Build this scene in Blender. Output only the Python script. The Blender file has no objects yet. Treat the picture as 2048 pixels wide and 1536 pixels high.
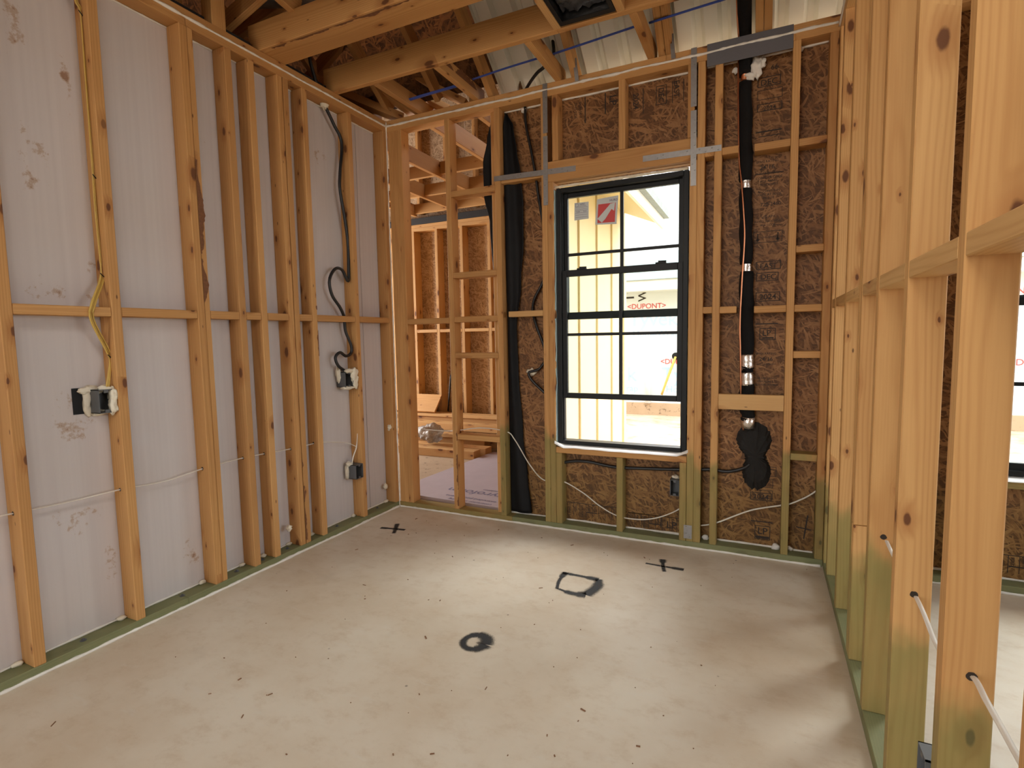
import bpy, bmesh, math, random
from mathutils import Vector, Matrix, noise as mnoise

scene = bpy.context.scene
COL = scene.collection
random.seed(7)

# ------------------------------------------------------------------ camera
F_PX = 1063.54
YAW, PITCH, ROLL = 0.442046, -0.0852475, -0.0177884
CAM = Vector((2.43639, -3.14797, 1.23228))
W = 2.7417           # room width (face of left studs to face of right studs)
ZT = 2.771           # top of the double top plate
D = 0.089            # stud depth
_cy, _sy, _cp, _sp = math.cos(YAW), math.sin(YAW), math.cos(PITCH), math.sin(PITCH)
FW = Vector((-_sy * _cp, _cy * _cp, _sp))
_r = Vector((_cy, _sy, 0)); _u = _r.cross(FW)
RT = _r * math.cos(ROLL) + _u * math.sin(ROLL)
UP = -_r * math.sin(ROLL) + _u * math.cos(ROLL)


def at(px, py, ax, v):
    """photo pixel -> point on the plane coordinate[ax] == v"""
    d = FW + RT * ((px - 1024) / F_PX) - UP * ((py - 768) / F_PX)
    return CAM + d * ((v - CAM[ax]) / d[ax])


cd = bpy.data.cameras.new('camera')
cd.sensor_width = 36.0
cd.lens = F_PX / 2048 * 36.0
cd.clip_start = 0.05
cam = bpy.data.objects.new('camera', cd)
m = Matrix((RT, UP, -FW)).transposed().to_4x4()
m.translation = CAM
cam.matrix_world = m
COL.objects.link(cam)
scene.camera = cam

# ------------------------------------------------------------------ light and exposure
scene.view_settings.view_transform = 'Standard'
scene.view_settings.look = 'None'
scene.view_settings.exposure = -0.12
scene.view_settings.gamma = 1.0
scene.view_settings.use_curve_mapping = False
scene.cycles.max_bounces = 6
scene.cycles.diffuse_bounces = 4
scene.cycles.glossy_bounces = 2
scene.cycles.transparent_max_bounces = 8
scene.cycles.use_adaptive_sampling = True
scene.cycles.adaptive_threshold = 0.03
scene.cycles.caustics_reflective = False
scene.cycles.caustics_refractive = False

world = bpy.data.worlds.new('overcast_sky')
scene.world = world
world.use_nodes = True
wn = world.node_tree.nodes
wn['Background'].inputs[0].default_value = (0.93, 0.97, 1.0, 1)
wn['Background'].inputs[1].default_value = 6.0


def area(name, loc, direction, sx, sy, power, color):
    l = bpy.data.lights.new(name, 'AREA')
    l.shape = 'RECTANGLE'; l.size = sx; l.size_y = sy
    l.energy = power; l.color = color
    o = bpy.data.objects.new(name, l)
    o.location = loc
    o.rotation_euler = Vector(direction).to_track_quat('-Z', 'Y').to_euler()
    COL.objects.link(o)
    return o


# hazy sun behind thin cloud, high beyond the back wall
sl = bpy.data.lights.new('hazy_sun', 'SUN')
sl.energy = 10.0; sl.angle = math.radians(55); sl.color = (1.0, 0.98, 0.95)
so = bpy.data.objects.new('hazy_sun', sl)
so.rotation_euler = Vector((-0.30, -1.0, -1.15)).to_track_quat('-Z', 'Y').to_euler()
COL.objects.link(so)

# area lamps added to fill the rooms, standing in for daylight
area('fill_rear_high', (1.5, -4.9, 2.35), (0.12, 1, -0.35), 2.6, 0.7, 16, (1.0, 0.93, 0.84))  # added fill from high behind the camera; no window is built there
area('fill_overhead', (2.15, -3.45, 2.68), (0.05, 0.45, -1), 0.9, 0.7, 21, (1.0, 0.94, 0.85))  # added fill lamp above the camera; the roof is closed here
area('fill_rear_door', (0.9, -6.0, 1.3), (0.1, 1, 0.0), 1.8, 2.0, 10, (1.0, 0.95, 0.88))  # added fill lamp inside the unseen rear doorway, lifts the interior
area('fill_next_room', (6.2, -1.6, 1.6), (-1, 0.1, -0.1), 2.4, 1.6, 16, (0.95, 0.98, 1.0))  # added fill lamp by the unseen side opening of the next room
area('daylight_porch_side', (-4.2, 1.3, 1.5), (1, 0.15, -0.05), 2.0, 2.2, 240, (1.0, 0.98, 0.95))

# ------------------------------------------------------------------ material helpers


class NT:
    def __init__(self, name):
        self.mat = bpy.data.materials.new(name)
        self.mat.use_nodes = True
        self.t = self.mat.node_tree
        self.n = self.t.nodes
        self.bsdf = self.n['Principled BSDF']

    def node(self, typ, **kw):
        nd = self.n.new(typ)
        for k, v in kw.items():
            setattr(nd, k, v)
        return nd

    def link(self, a, b):
        self.t.links.new(a, b)

    def _in(self, sock, v):
        if isinstance(v, bpy.types.NodeSocket):
            self.link(v, sock)
        else:
            sock.default_value = v

    def math(self, op, a, b=0.0, c=None, clamp=False):
        nd = self.node('ShaderNodeMath', operation=op, use_clamp=clamp)
        self._in(nd.inputs[0], a); self._in(nd.inputs[1], b)
        if c is not None:
            self._in(nd.inputs[2], c)
        return nd.outputs[0]

    def vmath(self, op, a, b=(0, 0, 0)):
        nd = self.node('ShaderNodeVectorMath', operation=op)
        self._in(nd.inputs[0], a); self._in(nd.inputs[1], b)
        return nd.outputs['Value'] if op in ('LENGTH', 'DISTANCE') else nd.outputs[0]

    def mapping(self, vec, scale=(1, 1, 1), rot=(0, 0, 0), loc=(0, 0, 0)):
        nd = self.node('ShaderNodeMapping')
        self.link(vec, nd.inputs['Vector'])
        nd.inputs['Scale'].default_value = scale
        nd.inputs['Rotation'].default_value = rot
        nd.inputs['Location'].default_value = loc
        return nd.outputs[0]

    def noise(self, vec, scale, detail=2.0, rough=0.5):
        nd = self.node('ShaderNodeTexNoise')
        self.link(vec, nd.inputs['Vector'])
        nd.inputs['Scale'].default_value = scale
        nd.inputs['Detail'].default_value = detail
        nd.inputs['Roughness'].default_value = rough
        return nd.outputs['Fac']

    def voronoi(self, vec, scale=1.0):
        nd = self.node('ShaderNodeTexVoronoi')
        self.link(vec, nd.inputs['Vector'])
        nd.inputs['Scale'].default_value = scale
        return nd.outputs['Distance'], nd.outputs['Color']

    def ramp(self, fac, stops):
        nd = self.node('ShaderNodeValToRGB')
        self.link(fac, nd.inputs[0])
        cr = nd.color_ramp
        while len(cr.elements) < len(stops):
            cr.elements.new(0.5)
        for e, (p, c) in zip(cr.elements, stops):
            e.position = p
            e.color = (*c, 1) if len(c) == 3 else c
        return nd.outputs[0]

    def step(self, v, lo, hi):
        nd = self.node('ShaderNodeMapRange', interpolation_type='SMOOTHSTEP')
        self.link(v, nd.inputs['Value'])
        nd.inputs['From Min'].default_value = lo
        nd.inputs['From Max'].default_value = hi
        return nd.outputs[0]

    def mix(self, fac, a, b, blend='MIX'):
        nd = self.node('ShaderNodeMix', data_type='RGBA', blend_type=blend)
        self._in(nd.inputs[0], fac)
        for s, v in ((nd.inputs[6], a), (nd.inputs[7], b)):
            if isinstance(v, bpy.types.NodeSocket):
                self.link(v, s)
            else:
                s.default_value = (*v, 1) if len(v) == 3 else v
        return nd.outputs[2]

    def out(self, col, rough=0.6, bump=None, strength=0.2, dist=0.002, spec=None, metal=None):
        b = self.bsdf
        if isinstance(col, bpy.types.NodeSocket):
            self.link(col, b.inputs['Base Color'])
        else:
            b.inputs['Base Color'].default_value = (*col, 1)
        self._in(b.inputs['Roughness'], rough)
        if spec is not None:
            b.inputs['Specular IOR Level'].default_value = spec
        if metal is not None:
            b.inputs['Metallic'].default_value = metal
        if bump is not None:
            nd = self.node('ShaderNodeBump')
            nd.inputs['Strength'].default_value = strength
            nd.inputs['Distance'].default_value = dist
            self.link(bump, nd.inputs['Height'])
            self.link(nd.outputs[0], b.inputs['Normal'])
        return self.mat


def wood(name, light, dark, green=None, green_z=0.55, knots=1.0, contrast=1.0):
    """sawn pine: growth rings about a pith axis along local X, knots, per-board tint"""
    w = NT(name)
    tc = w.node('ShaderNodeTexCoord').outputs['Object']
    rnd = w.node('ShaderNodeObjectInfo').outputs['Random']
    sep = w.node('ShaderNodeSeparateXYZ'); w.link(tc, sep.inputs[0])
    off = w.node('ShaderNodeCombineXYZ')
    w.link(w.math('MULTIPLY', rnd, 37.0), off.inputs[0])
    w.link(w.math('MULTIPLY', rnd, 91.0), off.inputs[1])
    w.link(w.math('MULTIPLY', rnd, 53.0), off.inputs[2])
    p = w.vmath('ADD', tc, off.outputs[0])
    # knots
    kc2 = w.node('ShaderNodeCombineXYZ')
    pse = w.node('ShaderNodeSeparateXYZ'); w.link(p, pse.inputs[0])
    w.link(w.math('MULTIPLY', pse.outputs[0], 4.4), kc2.inputs[0])
    w.link(w.math('MULTIPLY', w.math('ADD', pse.outputs[1], pse.outputs[2]), 9.5), kc2.inputs[1])
    kn = w.node('ShaderNodeTexVoronoi', voronoi_dimensions='2D')
    w.link(kc2.outputs[0], kn.inputs['Vector']); kn.inputs['Scale'].default_value = 1.0
    kd, kc = kn.outputs['Distance'], kn.outputs['Color']
    kd = w.math('MULTIPLY_ADD', w.noise(w.mapping(p, scale=(40, 60, 60)), 1.0, 2.0), 0.06, w.math('SUBTRACT', kd, 0.03))
    ksep = w.node('ShaderNodeSeparateColor'); w.link(kc, ksep.inputs[0])
    has = w.step(ksep.outputs[0], 0.42, 0.45)
    size = w.math('MULTIPLY_ADD', w.math('POWER', ksep.outputs[1], 2.0), 0.15, 0.035)
    kd2 = w.math('DIVIDE', kd, size)
    knot = w.math('MULTIPLY', w.math('SUBTRACT', 1.0, w.step(kd2, 0.55, 1.0)), has)
    halo = w.math('MULTIPLY', w.math('SUBTRACT', 1.0, w.step(kd2, 0.8, 3.2)), has)
    # rings
    warp = w.noise(w.mapping(p, scale=(1.1, 7, 7)), 1.0, 2.0)
    cy = w.math('MULTIPLY_ADD', w.math('FRACT', w.math('MULTIPLY', rnd, 7.31)), 0.16, -0.08)
    cz = w.math('MULTIPLY_ADD', w.math('FRACT', w.math('MULTIPLY', rnd, 17.7)), 0.10, 0.03)
    dy = w.math('SUBTRACT', sep.outputs[1], cy)
    dz = w.math('SUBTRACT', sep.outputs[2], cz)
    d = w.math('SQRT', w.math('ADD', w.math('MULTIPLY', dy, dy), w.math('MULTIPLY', dz, dz)))
    d = w.math('MULTIPLY_ADD', warp, 0.035, d)
    d = w.math('MULTIPLY_ADD', halo, 0.006, d)
    s = w.math('SINE', w.math('MULTIPLY', d, 820.0))
    ring = w.math('POWER', w.math('MULTIPLY_ADD', s, 0.5, 0.5), 2.2)
    fib = w.noise(w.mapping(p, scale=(6, 240, 240)), 1.0, 2.0)
    blot = w.noise(w.mapping(p, scale=(1.6, 9, 9)), 1.0, 3.0)
    f = w.math('MULTIPLY', ring, 0.27 * contrast)
    f = w.math('ADD', f, w.math('MULTIPLY_ADD', fib, 0.36, -0.12))
    f = w.math('ADD', f, w.math('MULTIPLY_ADD', blot, 0.75, -0.28), clamp=True)
    col = w.mix(f, light, dark)
    # per board tint
    tint = w.ramp(w.math('FRACT', w.math('MULTIPLY', rnd, 29.3)),
                  [(0.0, (1.06, 1.04, 1.0)), (0.5, (0.94, 0.88, 0.80)), (1.0, (0.86, 0.80, 0.74))])
    col = w.mix(1.0, col, tint, 'MULTIPLY')
    col = w.mix(w.math('MULTIPLY', halo, 0.5 * knots), col, (dark[0] * 0.8, dark[1] * 0.62, dark[2] * 0.5))
    col = w.mix(w.math('MULTIPLY', knot, 0.9 * knots), col, (0.12, 0.042, 0.018))
    pd, pc = w.voronoi(w.mapping(p, scale=(9, 26, 26), loc=(3, 5, 7)))
    psep = w.node('ShaderNodeSeparateColor'); w.link(pc, psep.inputs[0])
    pin = w.math('MULTIPLY', w.math('SUBTRACT', 1.0, w.step(pd, 0.05, 0.12)), w.step(psep.outputs[0], 0.82, 0.84))
    col = w.mix(w.math('MULTIPLY', pin, 0.85 * knots), col, (0.10, 0.04, 0.018))
    if green is not None:
        pos = w.node('ShaderNodeNewGeometry').outputs['Position']
        ps = w.node('ShaderNodeSeparateXYZ'); w.link(pos, ps.inputs[0])
        gn = w.noise(w.mapping(pos, scale=(9, 9, 5), loc=(3, 1, 2)), 1.0, 3.0)
        h = w.math('ADD', ps.outputs[2], w.math('MULTIPLY_ADD', gn, 0.30, -0.15))
        h = w.math('ADD', h, w.math('MULTIPLY_ADD', w.math('FRACT', w.math('MULTIPLY', rnd, 41.0)), 0.16, -0.08))
        g = w.math('SUBTRACT', 1.0, w.step(h, green_z - 0.05, green_z + 0.05))
        thin = w.math('MULTIPLY_ADD', w.noise(w.mapping(pos, scale=(14, 14, 6)), 1.0, 3.0), 0.5, 0.52, clamp=True)
        gcol = w.mix(0.45, green, w.mix(1.0, col, (0.60, 0.78, 0.55), 'MULTIPLY'))
        col = w.mix(w.math('MULTIPLY', g, thin), col, gcol)
    return w.out(col, 0.62, spec=0.3)


M = {}
M['pine'] = wood('pine_lumber', (0.62, 0.36, 0.145), (0.37, 0.165, 0.050))
M['pine_pale'] = wood('pine_lumber_pale', (0.68, 0.44, 0.20), (0.46, 0.235, 0.082))
M['pine_green'] = wood('pine_lumber_dyed_foot', (0.62, 0.36, 0.145), (0.38, 0.17, 0.055), green=(0.15, 0.185, 0.075), green_z=0.56)
M['pine_green_r'] = wood('pine_lumber_pale_dyed_foot', (0.70, 0.43, 0.185), (0.47, 0.225, 0.075), green=(0.17, 0.20, 0.08), green_z=0.50)
M['plate_green'] = wood('treated_plate', (0.36, 0.31, 0.17), (0.22, 0.19, 0.10), green=(0.165, 0.20, 0.115), green_z=3.0, knots=0.5)
M['attic'] = wood('attic_lumber', (0.58, 0.34, 0.145), (0.33, 0.15, 0.052))


def osb(name, cols, gloss=0.55, axes='XZ', scale=1.0, dye=False):
    w = NT(name)
    pos = w.node('ShaderNodeNewGeometry').outputs['Position']
    sp = w.node('ShaderNodeSeparateXYZ'); w.link(pos, sp.inputs[0])
    cb = w.node('ShaderNodeCombineXYZ')
    w.link(sp.outputs['XYZ'.index(axes[0])], cb.inputs[0])
    w.link(sp.outputs['XYZ'.index(axes[1])], cb.inputs[1])
    base = cb.outputs[0]
    wob = w.node('ShaderNodeTexNoise'); w.link(base, wob.inputs['Vector'])
    wob.inputs['Scale'].default_value = 9.0
    wv = w.vmath('MULTIPLY', w.vmath('SUBTRACT', wob.outputs['Color'], (0.5, 0.5, 0.5)), (0.05, 0.05, 0.0))
    base = w.vmath('ADD', base, wv)
    best = None
    for k, (a, sx, sy) in enumerate(((0.25, 14, 85), (1.25, 16, 105), (2.2, 15, 95), (2.85, 20, 150), (0.75, 22, 135))):
        v = w.mapping(base, rot=(0, 0, a), scale=(1, 1, 1), loc=(k * 3.7, k * 1.3, 0))
        v = w.mapping(v, scale=(sx * scale, sy * scale, 1))
        dd, cc = w.voronoi(v)
        sc = w.node('ShaderNodeSeparateColor'); w.link(cc, sc.inputs[0])
        val = sc.outputs[0]
        if k > 1:
            val = w.math('MULTIPLY', val, w.step(sc.outputs[1], 0.5, 0.55))
        best = val if best is None else w.math('MAXIMUM', best, val)
    fib = w.noise(w.mapping(base, scale=(50, 50, 1)), 1.0, 2.0, 0.7)
    patch = w.noise(base, 2.4, 3.0)
    f = w.math('ADD', w.math('MULTIPLY_ADD', best, 1.35, -0.72), w.math('MULTIPLY_ADD', fib, 0.5, -0.25))
    f = w.math('ADD', f, w.math('MULTIPLY_ADD', patch, 0.5, -0.25), clamp=True)
    col = w.ramp(f, cols)
    if dye:
        z = w.math('MULTIPLY_ADD', patch, 0.3, w.math('SUBTRACT', sp.outputs[2], 0.15))
        g = w.math('MULTIPLY', w.math('SUBTRACT', 1.0, w.step(z, 0.30, 0.55)), 0.45)
        col = w.mix(g, col, w.mix(1.0, col, (0.62, 0.78, 0.42), 'MULTIPLY'))
    return w.out(col, gloss, spec=0.35)


OSBC = [(0.0, (0.12, 0.052, 0.018)), (0.3, (0.22, 0.100, 0.035)), (0.65, (0.36, 0.180, 0.070)), (1.0, (0.58, 0.34, 0.155))]
OSBL = [(0.0, (0.30, 0.20, 0.12)), (0.4, (0.50, 0.365, 0.235)), (0.7, (0.62, 0.49, 0.34)), (1.0, (0.80, 0.68, 0.52))]
M['osb'] = osb('strand_board', OSBC, dye=True)
M['osb_far'] = osb('strand_board_fresh', OSBL)
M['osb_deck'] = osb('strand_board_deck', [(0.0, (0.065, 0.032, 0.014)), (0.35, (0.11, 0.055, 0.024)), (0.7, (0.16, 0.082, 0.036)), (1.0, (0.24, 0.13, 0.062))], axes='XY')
M['osb_side'] = osb('strand_board_side', OSBC, axes='YZ')


def plain(name, col, rough=0.5, metal=None, spec=None, var=0.0, scale=20.0, bump=0.0):
    w = NT(name)
    c = col
    b = None
    if var or bump:
        tc = w.node('ShaderNodeTexCoord').outputs['Object']
        nz = w.noise(tc, scale, 4.0, 0.6)
        if var:
            c = w.mix(nz, tuple(x * (1 - var) for x in col), tuple(min(1, x * (1 + var)) for x in col))
        if bump:
            b = nz
    return w.out(c, rough, b, bump, 0.004, spec=spec, metal=metal)


M['foam'] = plain('spray_foam', (0.80, 0.74, 0.60), 0.8, var=0.12, scale=60, bump=0.6)
M['caulk'] = plain('white_sealant', (0.82, 0.79, 0.73), 0.7, var=0.08, scale=60, bump=0.3)
M['black'] = plain('black_vinyl', (0.010, 0.011, 0.012), 0.45, spec=0.25)
M['rubber'] = plain('black_foam_rubber', (0.010, 0.009, 0.009), 0.9, spec=0.2, var=0.3, scale=90)
M['membrane'] = plain('black_membrane', (0.008, 0.008, 0.009), 0.6, spec=0.2, var=0.4, scale=12)
M['cable_black'] = plain('black_cable_jacket', (0.012, 0.012, 0.013), 0.4)
M['cable_white'] = plain('white_cable_jacket', (0.78, 0.74, 0.66), 0.45)
M['cable_yellow'] = plain('yellow_cable_jacket', (0.62, 0.42, 0.10), 0.45)
M['galv'] = plain('galvanised_steel', (0.32, 0.31, 0.30), 0.42, metal=0.6, var=0.2, scale=40)
M['grey_plate'] = plain('grey_painted_steel', (0.14, 0.14, 0.155), 0.45, metal=0.2, var=0.08, scale=8)
M['box_grey'] = plain('grey_plastic', (0.10, 0.105, 0.11), 0.5)
M['copper'] = plain('copper_pipe', (0.70, 0.30, 0.16), 0.28, metal=1.0)
M['foil'] = plain('foil_tape', (0.86, 0.82, 0.78), 0.25, metal=0.9, var=0.1, scale=60, bump=0.8)
M['tar'] = plain('black_roof_tar', (0.010, 0.009, 0.008), 0.8, var=0.3, scale=70, bump=0.8)
M['blue'] = plain('blue_webbing', (0.04, 0.09, 0.46), 0.55)
M['wrap'] = plain('pale_blue_flashing', (0.50, 0.66, 0.68), 0.5, var=0.06, scale=10)
M['white_flash'] = plain('white_flashing', (0.85, 0.85, 0.83), 0.5)
M['metal_white'] = plain('white_corrugated_panel', (0.74, 0.73, 0.66), 0.45, var=0.05, scale=3)
M['ink'] = plain('black_ink', (0.030, 0.020, 0.014), 0.7)
M['ink_blue'] = plain('blue_grey_ink', (0.16, 0.15, 0.24), 0.7)
M['ink_pale'] = plain('pale_blue_print', (0.42, 0.56, 0.74), 0.6)
M['ink_red'] = plain('red_print', (0.62, 0.10, 0.09), 0.6)
M['paper'] = plain('paper_label', (0.62, 0.66, 0.66), 0.6)
M['red'] = plain('red_label_print', (0.62, 0.06, 0.06), 0.5)
M['yellow_wall'] = plain('yellow_siding', (0.70, 0.60, 0.36), 0.6, var=0.04, scale=4)
M['housewrap'] = plain('house_wrap', (0.72, 0.75, 0.76), 0.55, var=0.03, scale=5)
M['wrap_green'] = plain('weathered_wrap', (0.60, 0.66, 0.50), 0.6, var=0.05, scale=5)
M['shingle'] = plain('grey_shingle', (0.30, 0.34, 0.33), 0.85, var=0.3, scale=25)
M['fascia'] = plain('white_fascia', (0.80, 0.80, 0.76), 0.5)
M['styro'] = plain('lilac_foam_board', (0.46, 0.40, 0.44), 0.6, var=0.10, scale=9)
M['duct'] = plain('grey_duct_wrap', (0.20, 0.19, 0.19), 0.35, metal=0.5, var=0.4, scale=9, bump=0.5)
M['gasket'] = plain('black_sill_gasket', (0.014, 0.014, 0.016), 0.7, var=0.3, scale=80, bump=0.5)

# concrete slab
w = NT('concrete_slab')
pos = w.node('ShaderNodeNewGeometry').outputs['Position']
n1 = w.noise(pos, 1.3, 5.0, 0.6)
n2 = w.noise(w.mapping(pos, scale=(1, 1.4, 1), loc=(4, 2, 0)), 9.0, 6.0, 0.72)
n3 = w.noise(w.mapping(pos, loc=(9, 5, 0)), 2.1, 4.0, 0.6)
n4 = w.noise(w.mapping(pos, loc=(1, 7, 0), rot=(0, 0, 0.6), scale=(1, 4, 1)), 5.0, 5.0, 0.7)
col = w.mix(w.step(n1, 0.3, 0.7), (0.59, 0.485, 0.36), (0.69, 0.62, 0.51))
col = w.mix(w.math('MULTIPLY', w.step(n2, 0.46, 0.78), 0.48), col, (0.48, 0.35, 0.22))
col = w.mix(w.math('MULTIPLY', w.step(n4, 0.56, 0.72), 0.30), col, (0.66, 0.62, 0.55))
col = w.mix(w.math('MULTIPLY', w.step(n3, 0.60, 0.76), 0.40), col, (0.46, 0.38, 0.29))
sd, sc_ = w.voronoi(pos, 9.0)
ss = w.node('ShaderNodeSeparateColor'); w.link(sc_, ss.inputs[0])
spk = w.math('MULTIPLY', w.math('SUBTRACT', 1.0, w.step(sd, 0.02, 0.07)), w.step(ss.outputs[0], 0.72, 0.75))
col = w.mix(w.math('MULTIPLY', spk, 0.75), col, (0.10, 0.06, 0.035))
M['concrete'] = w.out(col, w.math('MULTIPLY_ADD', n2, 0.35, 0.34), n2, 0.12, 0.003, spec=0.35)

w = NT('dusty_slab')
pos = w.node('ShaderNodeNewGeometry').outputs['Position']
n1 = w.noise(pos, 14.0, 6.0, 0.7)
n2 = w.noise(pos, 3.0, 3.0)
col = w.mix(n2, (0.50, 0.37, 0.24), (0.36, 0.25, 0.15))
col = w.mix(w.math('MULTIPLY', w.step(n1, 0.58, 0.66), 0.8), col, (0.10, 0.06, 0.035))
M['dusty'] = w.out(col, 0.85, n1, 0.4, 0.006)

w = NT('sandy_ground')
pos = w.node('ShaderNodeNewGeometry').outputs['Position']
n1 = w.noise(pos, 3.0, 6.0, 0.7)
M['ground'] = w.out(w.ramp(n1, [(0.3, (0.30, 0.20, 0.12)), (0.5, (0.52, 0.40, 0.28)), (0.75, (0.62, 0.52, 0.40))]), 0.9, n1, 0.6, 0.05)

# white sheathing with scuffs
w = NT('white_sheathing')
pos = w.node('ShaderNodeNewGeometry').outputs['Position']
st = w.noise(w.mapping(pos, scale=(1, 46, 0.5)), 1.0, 3.0)
bg = w.noise(w.mapping(pos, loc=(2, 2, 2)), 1.4, 3.0)
col = w.mix(st, (0.60, 0.56, 0.57), (0.70, 0.665, 0.665))
col = w.mix(w.step(bg, 0.35, 0.7), col, w.mix(1.0, col, (0.98, 0.955, 0.92), 'MULTIPLY'))
sn = w.noise(pos, 16.0, 6.0, 0.72)
spots = None
for (yy, zz, ry, rz) in ((-2.03, 1.93, 0.10, 0.24), (-2.06, 2.45, 0.06, 0.20), (-1.98, 0.95, 0.13, 0.18), (-1.90, 2.28, 0.03, 0.22), (-2.02, 1.48, 0.12, 0.10),
                         (-1.53, 0.22, 0.09, 0.14), (-1.89, 0.32, 0.05, 0.2), (-0.56, 2.38, 0.10, 0.10), (-1.32, 2.25, 0.03, 0.06), (-2.0, 0.52, 0.2, 0.12), (-1.86, 1.5, 0.05, 0.3)):
    dv = w.vmath('MULTIPLY', w.vmath('SUBTRACT', pos, (0, yy, zz)), (0, 1 / ry, 1 / rz))
    e = w.math('SUBTRACT', 1.0, w.step(w.vmath('LENGTH', dv), 0.15, 1.15))
    spots = e if spots is None else w.math('MAXIMUM', spots, e)
sm = w.math('ADD', sn, w.math('MULTIPLY_ADD', spots, 0.22, -0.22))
col = w.mix(w.math('MULTIPLY', w.step(sm, 0.50, 0.58), 0.62), col, (0.42, 0.27, 0.16))
col = w.mix(w.math('MULTIPLY', w.step(sm, 0.60, 0.64), 0.7), col, (0.27, 0.13, 0.07))
M['sheathing'] = w.out(col, 0.5, st, 0.05, 0.002, spec=0.35)

# spray-painted mark: ragged overspray edge
w = NT('black_spray_paint')
pos = w.node('ShaderNodeNewGeometry').outputs['Position']
uv = w.node('ShaderNodeTexCoord').outputs['UV']
us = w.node('ShaderNodeSeparateXYZ'); w.link(uv, us.inputs[0])
edge = w.math('SUBTRACT', 1.0, w.math('ABSOLUTE', w.math('MULTIPLY_ADD', us.outputs[1], 2.0, -1.0)))
nz = w.noise(pos, 160.0, 3.0, 0.7)
al = w.math('MULTIPLY', w.step(w.math('ADD', edge, w.math('MULTIPLY_ADD', nz, 0.6, -0.30)), 0.05, 0.75), 0.93)
tr = w.node('ShaderNodeBsdfTransparent')
mx = w.node('ShaderNodeMixShader')
w.link(al, mx.inputs[0]); w.link(tr.outputs[0], mx.inputs[1]); w.link(w.bsdf.outputs[0], mx.inputs[2])
w.link(mx.outputs[0], w.n['Material Output'].inputs[0])
M['spray'] = w.out((0.022, 0.023, 0.026), 0.7)

# window glass and clear plastic
w = NT('window_glass')
tr = w.node('ShaderNodeBsdfTransparent'); tr.inputs[0].default_value = (0.93, 0.96, 0.95, 1)
w.link(tr.outputs[0], w.n['Material Output'].inputs[0])
M['glass'] = w.mat
w = NT('clear_plastic')
tr = w.node('ShaderNodeBsdfTransparent'); tr.inputs[0].default_value = (0.9, 0.9, 0.9, 1)
mx = w.node('ShaderNodeMixShader')
tc = w.node('ShaderNodeTexCoord').outputs['Object']
w.link(w.math('MULTIPLY_ADD', w.noise(tc, 30, 4.0, 0.7), 0.8, 0.2), mx.inputs[0])
w.link(tr.outputs[0], mx.inputs[1]); w.link(w.bsdf.outputs[0], mx.inputs[2])
w.link(mx.outputs[0], w.n['Material Output'].inputs[0])
M['plastic'] = w.out((0.40, 0.38, 0.36), 0.2, w.noise(tc, 22, 3.0), 0.9, 0.02)

# ------------------------------------------------------------------ geometry helpers
_cache = {}


def link(name, me, mat, parent=None):
    o = bpy.data.objects.new(name, me)
    if mat is not None and len(me.materials) == 0:
        me.materials.append(M[mat] if isinstance(mat, str) else mat)
    COL.objects.link(o)
    if parent is not None:
        o.parent = parent
    return o


def root(name, label, cat=None, kind=None, group=None, loc=(0, 0, 0)):
    o = bpy.data.objects.new(name, None)
    o.empty_display_size = 0.1
    o.location = loc
    COL.objects.link(o)
    tag(o, label, cat, kind, group)
    return o


def tag(o, label=None, cat=None, kind=None, group=None):
    if label: o['label'] = label
    if cat: o['category'] = cat
    if kind: o['kind'] = kind
    if group: o['group'] = group
    return o


def box_mesh(dims, mat, bev):
    key = (round(dims[0], 4), round(dims[1], 4), round(dims[2], 4), mat, bev)
    if key in _cache:
        return _cache[key]
    bm = bmesh.new()
    bmesh.ops.create_cube(bm, size=1.0)
    bmesh.ops.scale(bm, vec=dims, verts=bm.verts)
    b = min(bev, min(dims) * 0.3)
    if b > 0:
        bmesh.ops.bevel(bm, geom=list(bm.edges), offset=b, segments=1, affect='EDGES', profile=0.5)
    me = bpy.data.meshes.new(mat + '_piece')
    bm.to_mesh(me); bm.free()
    me.materials.append(M[mat])
    _cache[key] = me
    return me


def box(name, parent, lo, hi, mat, bev=0.0025, flip=False):
    """axis-aligned board; local X runs along its longest side"""
    lo, hi = Vector(lo), Vector(hi)
    lo2 = Vector(map(min, lo, hi)); hi2 = Vector(map(max, lo, hi))
    d = hi2 - lo2
    ax = max(range(3), key=lambda i: d[i])
    order = [ax, (ax + 1) % 3, (ax + 2) % 3]
    o = link(name, box_mesh((d[order[0]], d[order[1]], d[order[2]]), mat, bev), None, parent)
    mt = Matrix.Identity(4)
    for c in range(3):
        for r_ in range(3):
            mt[r_][c] = 0.0
        mt[order[c]][c] = 1.0
    mt.translation = (lo2 + hi2) / 2
    o.matrix_basis = mt
    return o


def beam(name, parent, p0, p1, wid, thick, mat, side=(1, 0, 0), bev=0.0025):
    """board from p0 to p1, centred; thick along `side`, wid along the other cross direction"""
    p0, p1 = Vector(p0), Vector(p1)
    x = (p1 - p0); L = x.length; x.normalize()
    s = Vector(side); s = (s - x * s.dot(x)).normalized()
    u = s.cross(x)
    o = link(name, box_mesh((L, wid, thick), mat, bev), None, parent)
    mt = Matrix((x, u, s)).transposed().to_4x4()
    if mt.determinant() < 0:
        mt = Matrix((x, -u, s)).transposed().to_4x4()
    mt.translation = (p0 + p1) / 2
    o.matrix_basis = mt
    return o


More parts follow.
